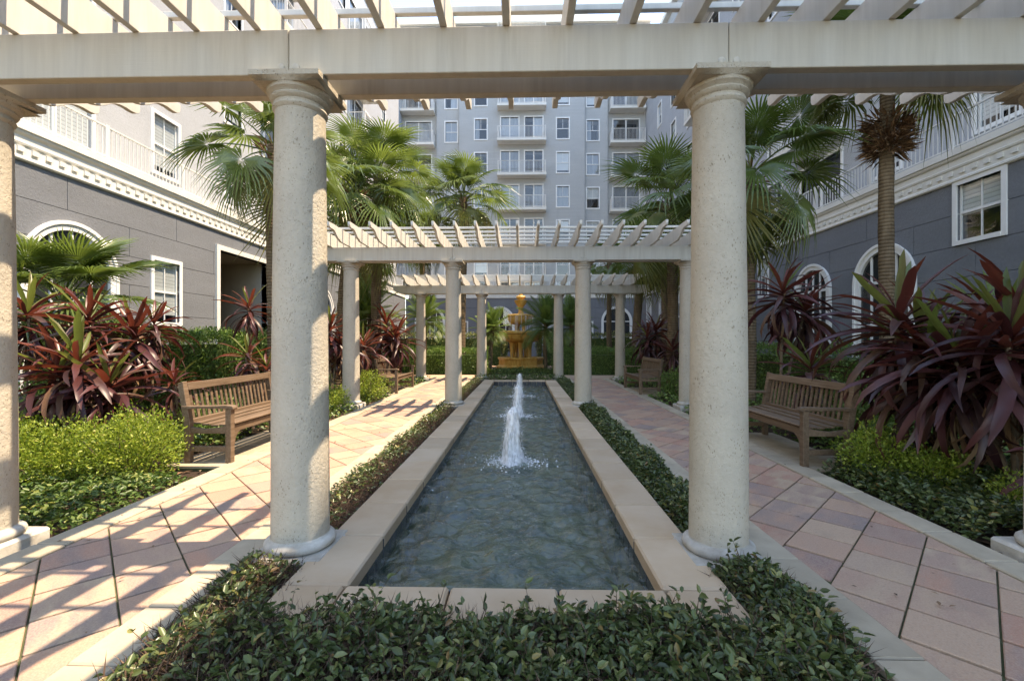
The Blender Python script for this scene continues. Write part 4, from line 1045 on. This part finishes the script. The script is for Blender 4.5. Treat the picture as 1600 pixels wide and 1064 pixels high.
# ragged skirt of dead leaf bases on the bare right trunk
sk = [o for o in bpy.data.objects if o.get('label', '').startswith('tall right palm')][0]
inst(husk_mesh(1300, .24, .60, 3, .28), 'husk', sk, (0, 0, 5.25))
def date_palm(label, x, y, z, sc, n_=26, seed=0, multi=1):
    p = thing('date_palm', label, 'palm', (x, y, 0), 0, 'feathery dwarf date palms')
    for k in range(multi):
        a = 2.1*k+.5; dx, dy = (.16*math.cos(a)*(multi > 1), .1*math.sin(a)*(multi > 1))
        t = (dx, dy, z-.12*k); trunk(p, t, .075, .085, seed+k)
        inst(husk_mesh(80, .12, .5, seed+k, .14), 'husk', p, t)
        crown(p, t, n_//multi+4, DATE, 80, -18, sc, seed+k*3)
    return p
date_palm('bright feathery palm left of the fountain', -1.42, 18.9+.3, 1.95, 1.05, 34, 1, 2)
date_palm('dark feathery palm overlapping the fountain on its right', .98, 19.3, 2.15, 1.45, 34, 2)
date_palm('feathery palm right of the far pergola inner column', 2.12, 19.5, 2.2, 1.25, 28, 3)
date_palm('feathery light green palm behind the far left bench', -4.9, 13.9, 2.25, 1.25, 30, 4, 2)
date_palm('feathery palm beside the far pergola left columns', -3.75, 16.9, 2.3, 1.25, 28, 5)

# ------------------------------------------------------------------ cordylines
def cord_mesh(seed, curve, mat, wd=.155):
    r_ = random.Random(seed); n_ = 7; V = []; F = []
    x = z = 0; a = 0
    for k in range(n_+1):
        t = k/n_; hw = wd*.5*(.30+.70*math.sin(math.pi*min(1, t*.95+.05))**.8)*(1 if t < .98 else .05)
        if k == n_: hw = .003
        fz = hw*.45; wob = r_.uniform(-.010, .010); tw = r_.uniform(-.2,.2)*t
        V += [(x, -hw+wob, z+fz+hw*tw), (x, wob, z), (x, hw+wob, z+fz-hw*tw)]
        a -= curve*(.25+1.5*t)/n_; x += math.cos(a)/n_; z += math.sin(a)/n_
    for k in range(n_):
        b = 3*k; F += [(b, b+3, b+4, b+1), (b+1, b+4, b+5, b+2)]
    me = bpy.data.meshes.new('leaf'); me.from_pydata(V, [], F); me.materials.append(mat); me.shade_smooth(); return me
CM = {}
for kind, curves in (('cord_red', (.5, 1.0, .3)), ('cord_green', (.2, .4)), ('cord_purple', (.9, 1.25, 1.6, 2.0, 2.4)), ('cord_dry', (1.6, 2.1, 2.5))):
    CM[kind] = [cord_mesh(i*7+len(kind), c, M[kind], (.088 if kind == 'cord_purple' else .105) if kind != 'cord_dry' else .06) for i, c in enumerate(curves)]
def cordyline(label, x, y, zs, L=.62, n_=46, seed=0, lean=(0,0), green=.5, dry=.12):
    """zs: list of (dx, dy, height) of each rosette"""
    r_ = random.Random(seed); n_ = int(n_*1.8); L *= 1.08
    p = thing('cordyline', label, 'plant', (x, y, -.05), 0, 'purple leaved cordylines in the side beds')
    for (dx, dy, h) in zs:
        pts = [(dx*t**1.4+.03*math.sin(4*t+seed), dy*t**1.4, h*t) for t in (0,.2,.4,.6,.8,1)]
        MB().tube(pts, [.026,.024,.022,.022,.02,.016], 7).build('cane', M['cane'], p, smooth=True)
        for k in range(n_):
            t = (k+.5)/n_; az = k*2.39996+r_.uniform(-.3,.3); el = 84-150*t**.58+r_.uniform(-10, 10)
            if t > 1-dry: kind = 'cord_dry'; el = r_.uniform(-75, 0)
            elif t < .10: kind = 'cord_green' if r_.random() < green else 'cord_red'
            elif t < .26: kind = 'cord_red' if r_.random() < .5 else 'cord_purple'
            else: kind = 'cord_purple'
            ms = CM[kind]; me = ms[min(len(ms)-1, int(r_.uniform(max(0, t-.3), min(1, t+.3))*len(ms)))]
            s = L*r_.uniform(.8, 1.15)*(.75+.35*math.sin(math.pi*min(1, t*1.3)))
            c = Vector((dx, dy, h+.06-.42*t*L/.62))
            mt = Matrix.Translation(c) @ Matrix.Rotation(az, 4, 'Z') @ Matrix.Rotation(R(-el), 4, 'Y') @ Matrix.Rotation(r_.uniform(-.6,.6), 4, 'X') @ Matrix.Diagonal((s, s*r_.uniform(.8,1.15), s, 1))
            inst(me, 'leaf', p, mtx=mt)
    return p
cordyline('largest purple cordyline at the right edge with tall green new leaves', 4.10, 3.86, [(0, 0, 1.42), (.35, .25, 1.6), (-.1, .35, 1.2)], .80, 46, 1, dry=.30)
cordyline('big purple cordyline behind the end of the near right bench', 3.90, 4.75, [(0, 0, 1.60), (.35, .15, 1.4), (.1, -.25, 1.15)], .80, 46, 2, dry=.24)
cordyline('tall purple cordyline beyond the near right bench', 4.12, 7.2, [(0, 0, 2.15), (.4, .1, 1.9)], .68, 44, 3, green=.3)
cordyline('short purple cordyline behind the back of the near right bench', 4.05, 6.4, [(0, 0, 1.0)], .62, 36, 4, green=.8)
cordyline('low dark cordyline drooping over the ground cover at right edge', 4.15, 3.35, [(0, 0, .55)], .58, 26, 5, green=0)
cordyline('purple cordyline in the right bed between the two near clumps', 4.75, 4.6, [(0, 0, 1.5)], .74, 42, 6, dry=.28)
cordyline('red crowned cordyline tallest in the near left clump', -5.45, 5.5, [(0, 0, 1.62), (.35, .25, 1.45)], .66, 46, 7, green=.35)
cordyline('round purple cordyline at front of the near left clump', -5.02, 4.95, [(0, 0, 1.15), (-.35, .1, 1.0), (.25, .1, .85)], .66, 46, 8, green=.6)
cordyline('slender red cordyline on a bare cane below the left window', -5.0, 5.95, [(0, 0, 1.60)], .50, 28, 9, green=.1, dry=.1)
cordyline('purple cordyline half hidden by the left edge column', -6.25, 5.5, [(0, 0, 1.72)], .62, 40, 10)
cordyline('small red cordyline behind the lime shrub on the left', -4.36, 5.5, [(0, 0, .85)], .44, 28, 11, green=.3)
cordyline('cordyline in front of the left entry doorway', -4.9, 7.9, [(0, 0, 1.98)], .50, 28, 12, green=.1)
cordyline('bronze cordyline behind the back of the near left bench', -4.2, 6.75, [(0, 0, 1.15), (.35, -.1, .95)], .48, 28, 13, green=.6)
cordyline('tall red cordyline seen just right of the near left column', -4.3, 9.9, [(0, 0, 1.65), (.1, .3, 1.25)], .66, 40, 14, green=.3)
cordyline('purple cordyline clump behind the far left bench', -3.95, 12.9, [(0, 0, 1.85), (.35, -.3, 1.45)], .78, 46, 15, green=.3)
cordyline('purple cordyline between the far left bench and middle pergola', -4.05, 11.3, [(0, 0, 1.25)], .68, 40, 16, green=.3)
cordyline('dark cordyline behind the far right bench', 3.75, 13.6, [(0, 0, 1.5), (.3, .1, 1.7)], .74, 44, 17, green=.1)
cordyline('dark cordyline right of the far right bench', 4.05, 12.2, [(0, 0, 1.15)], .66, 40, 18, green=.1)
cordyline('tall cordyline clump between middle pergola and the near right column', 4.5, 10.6, [(0, 0, 1.9)], .68, 40, 19, green=.2)
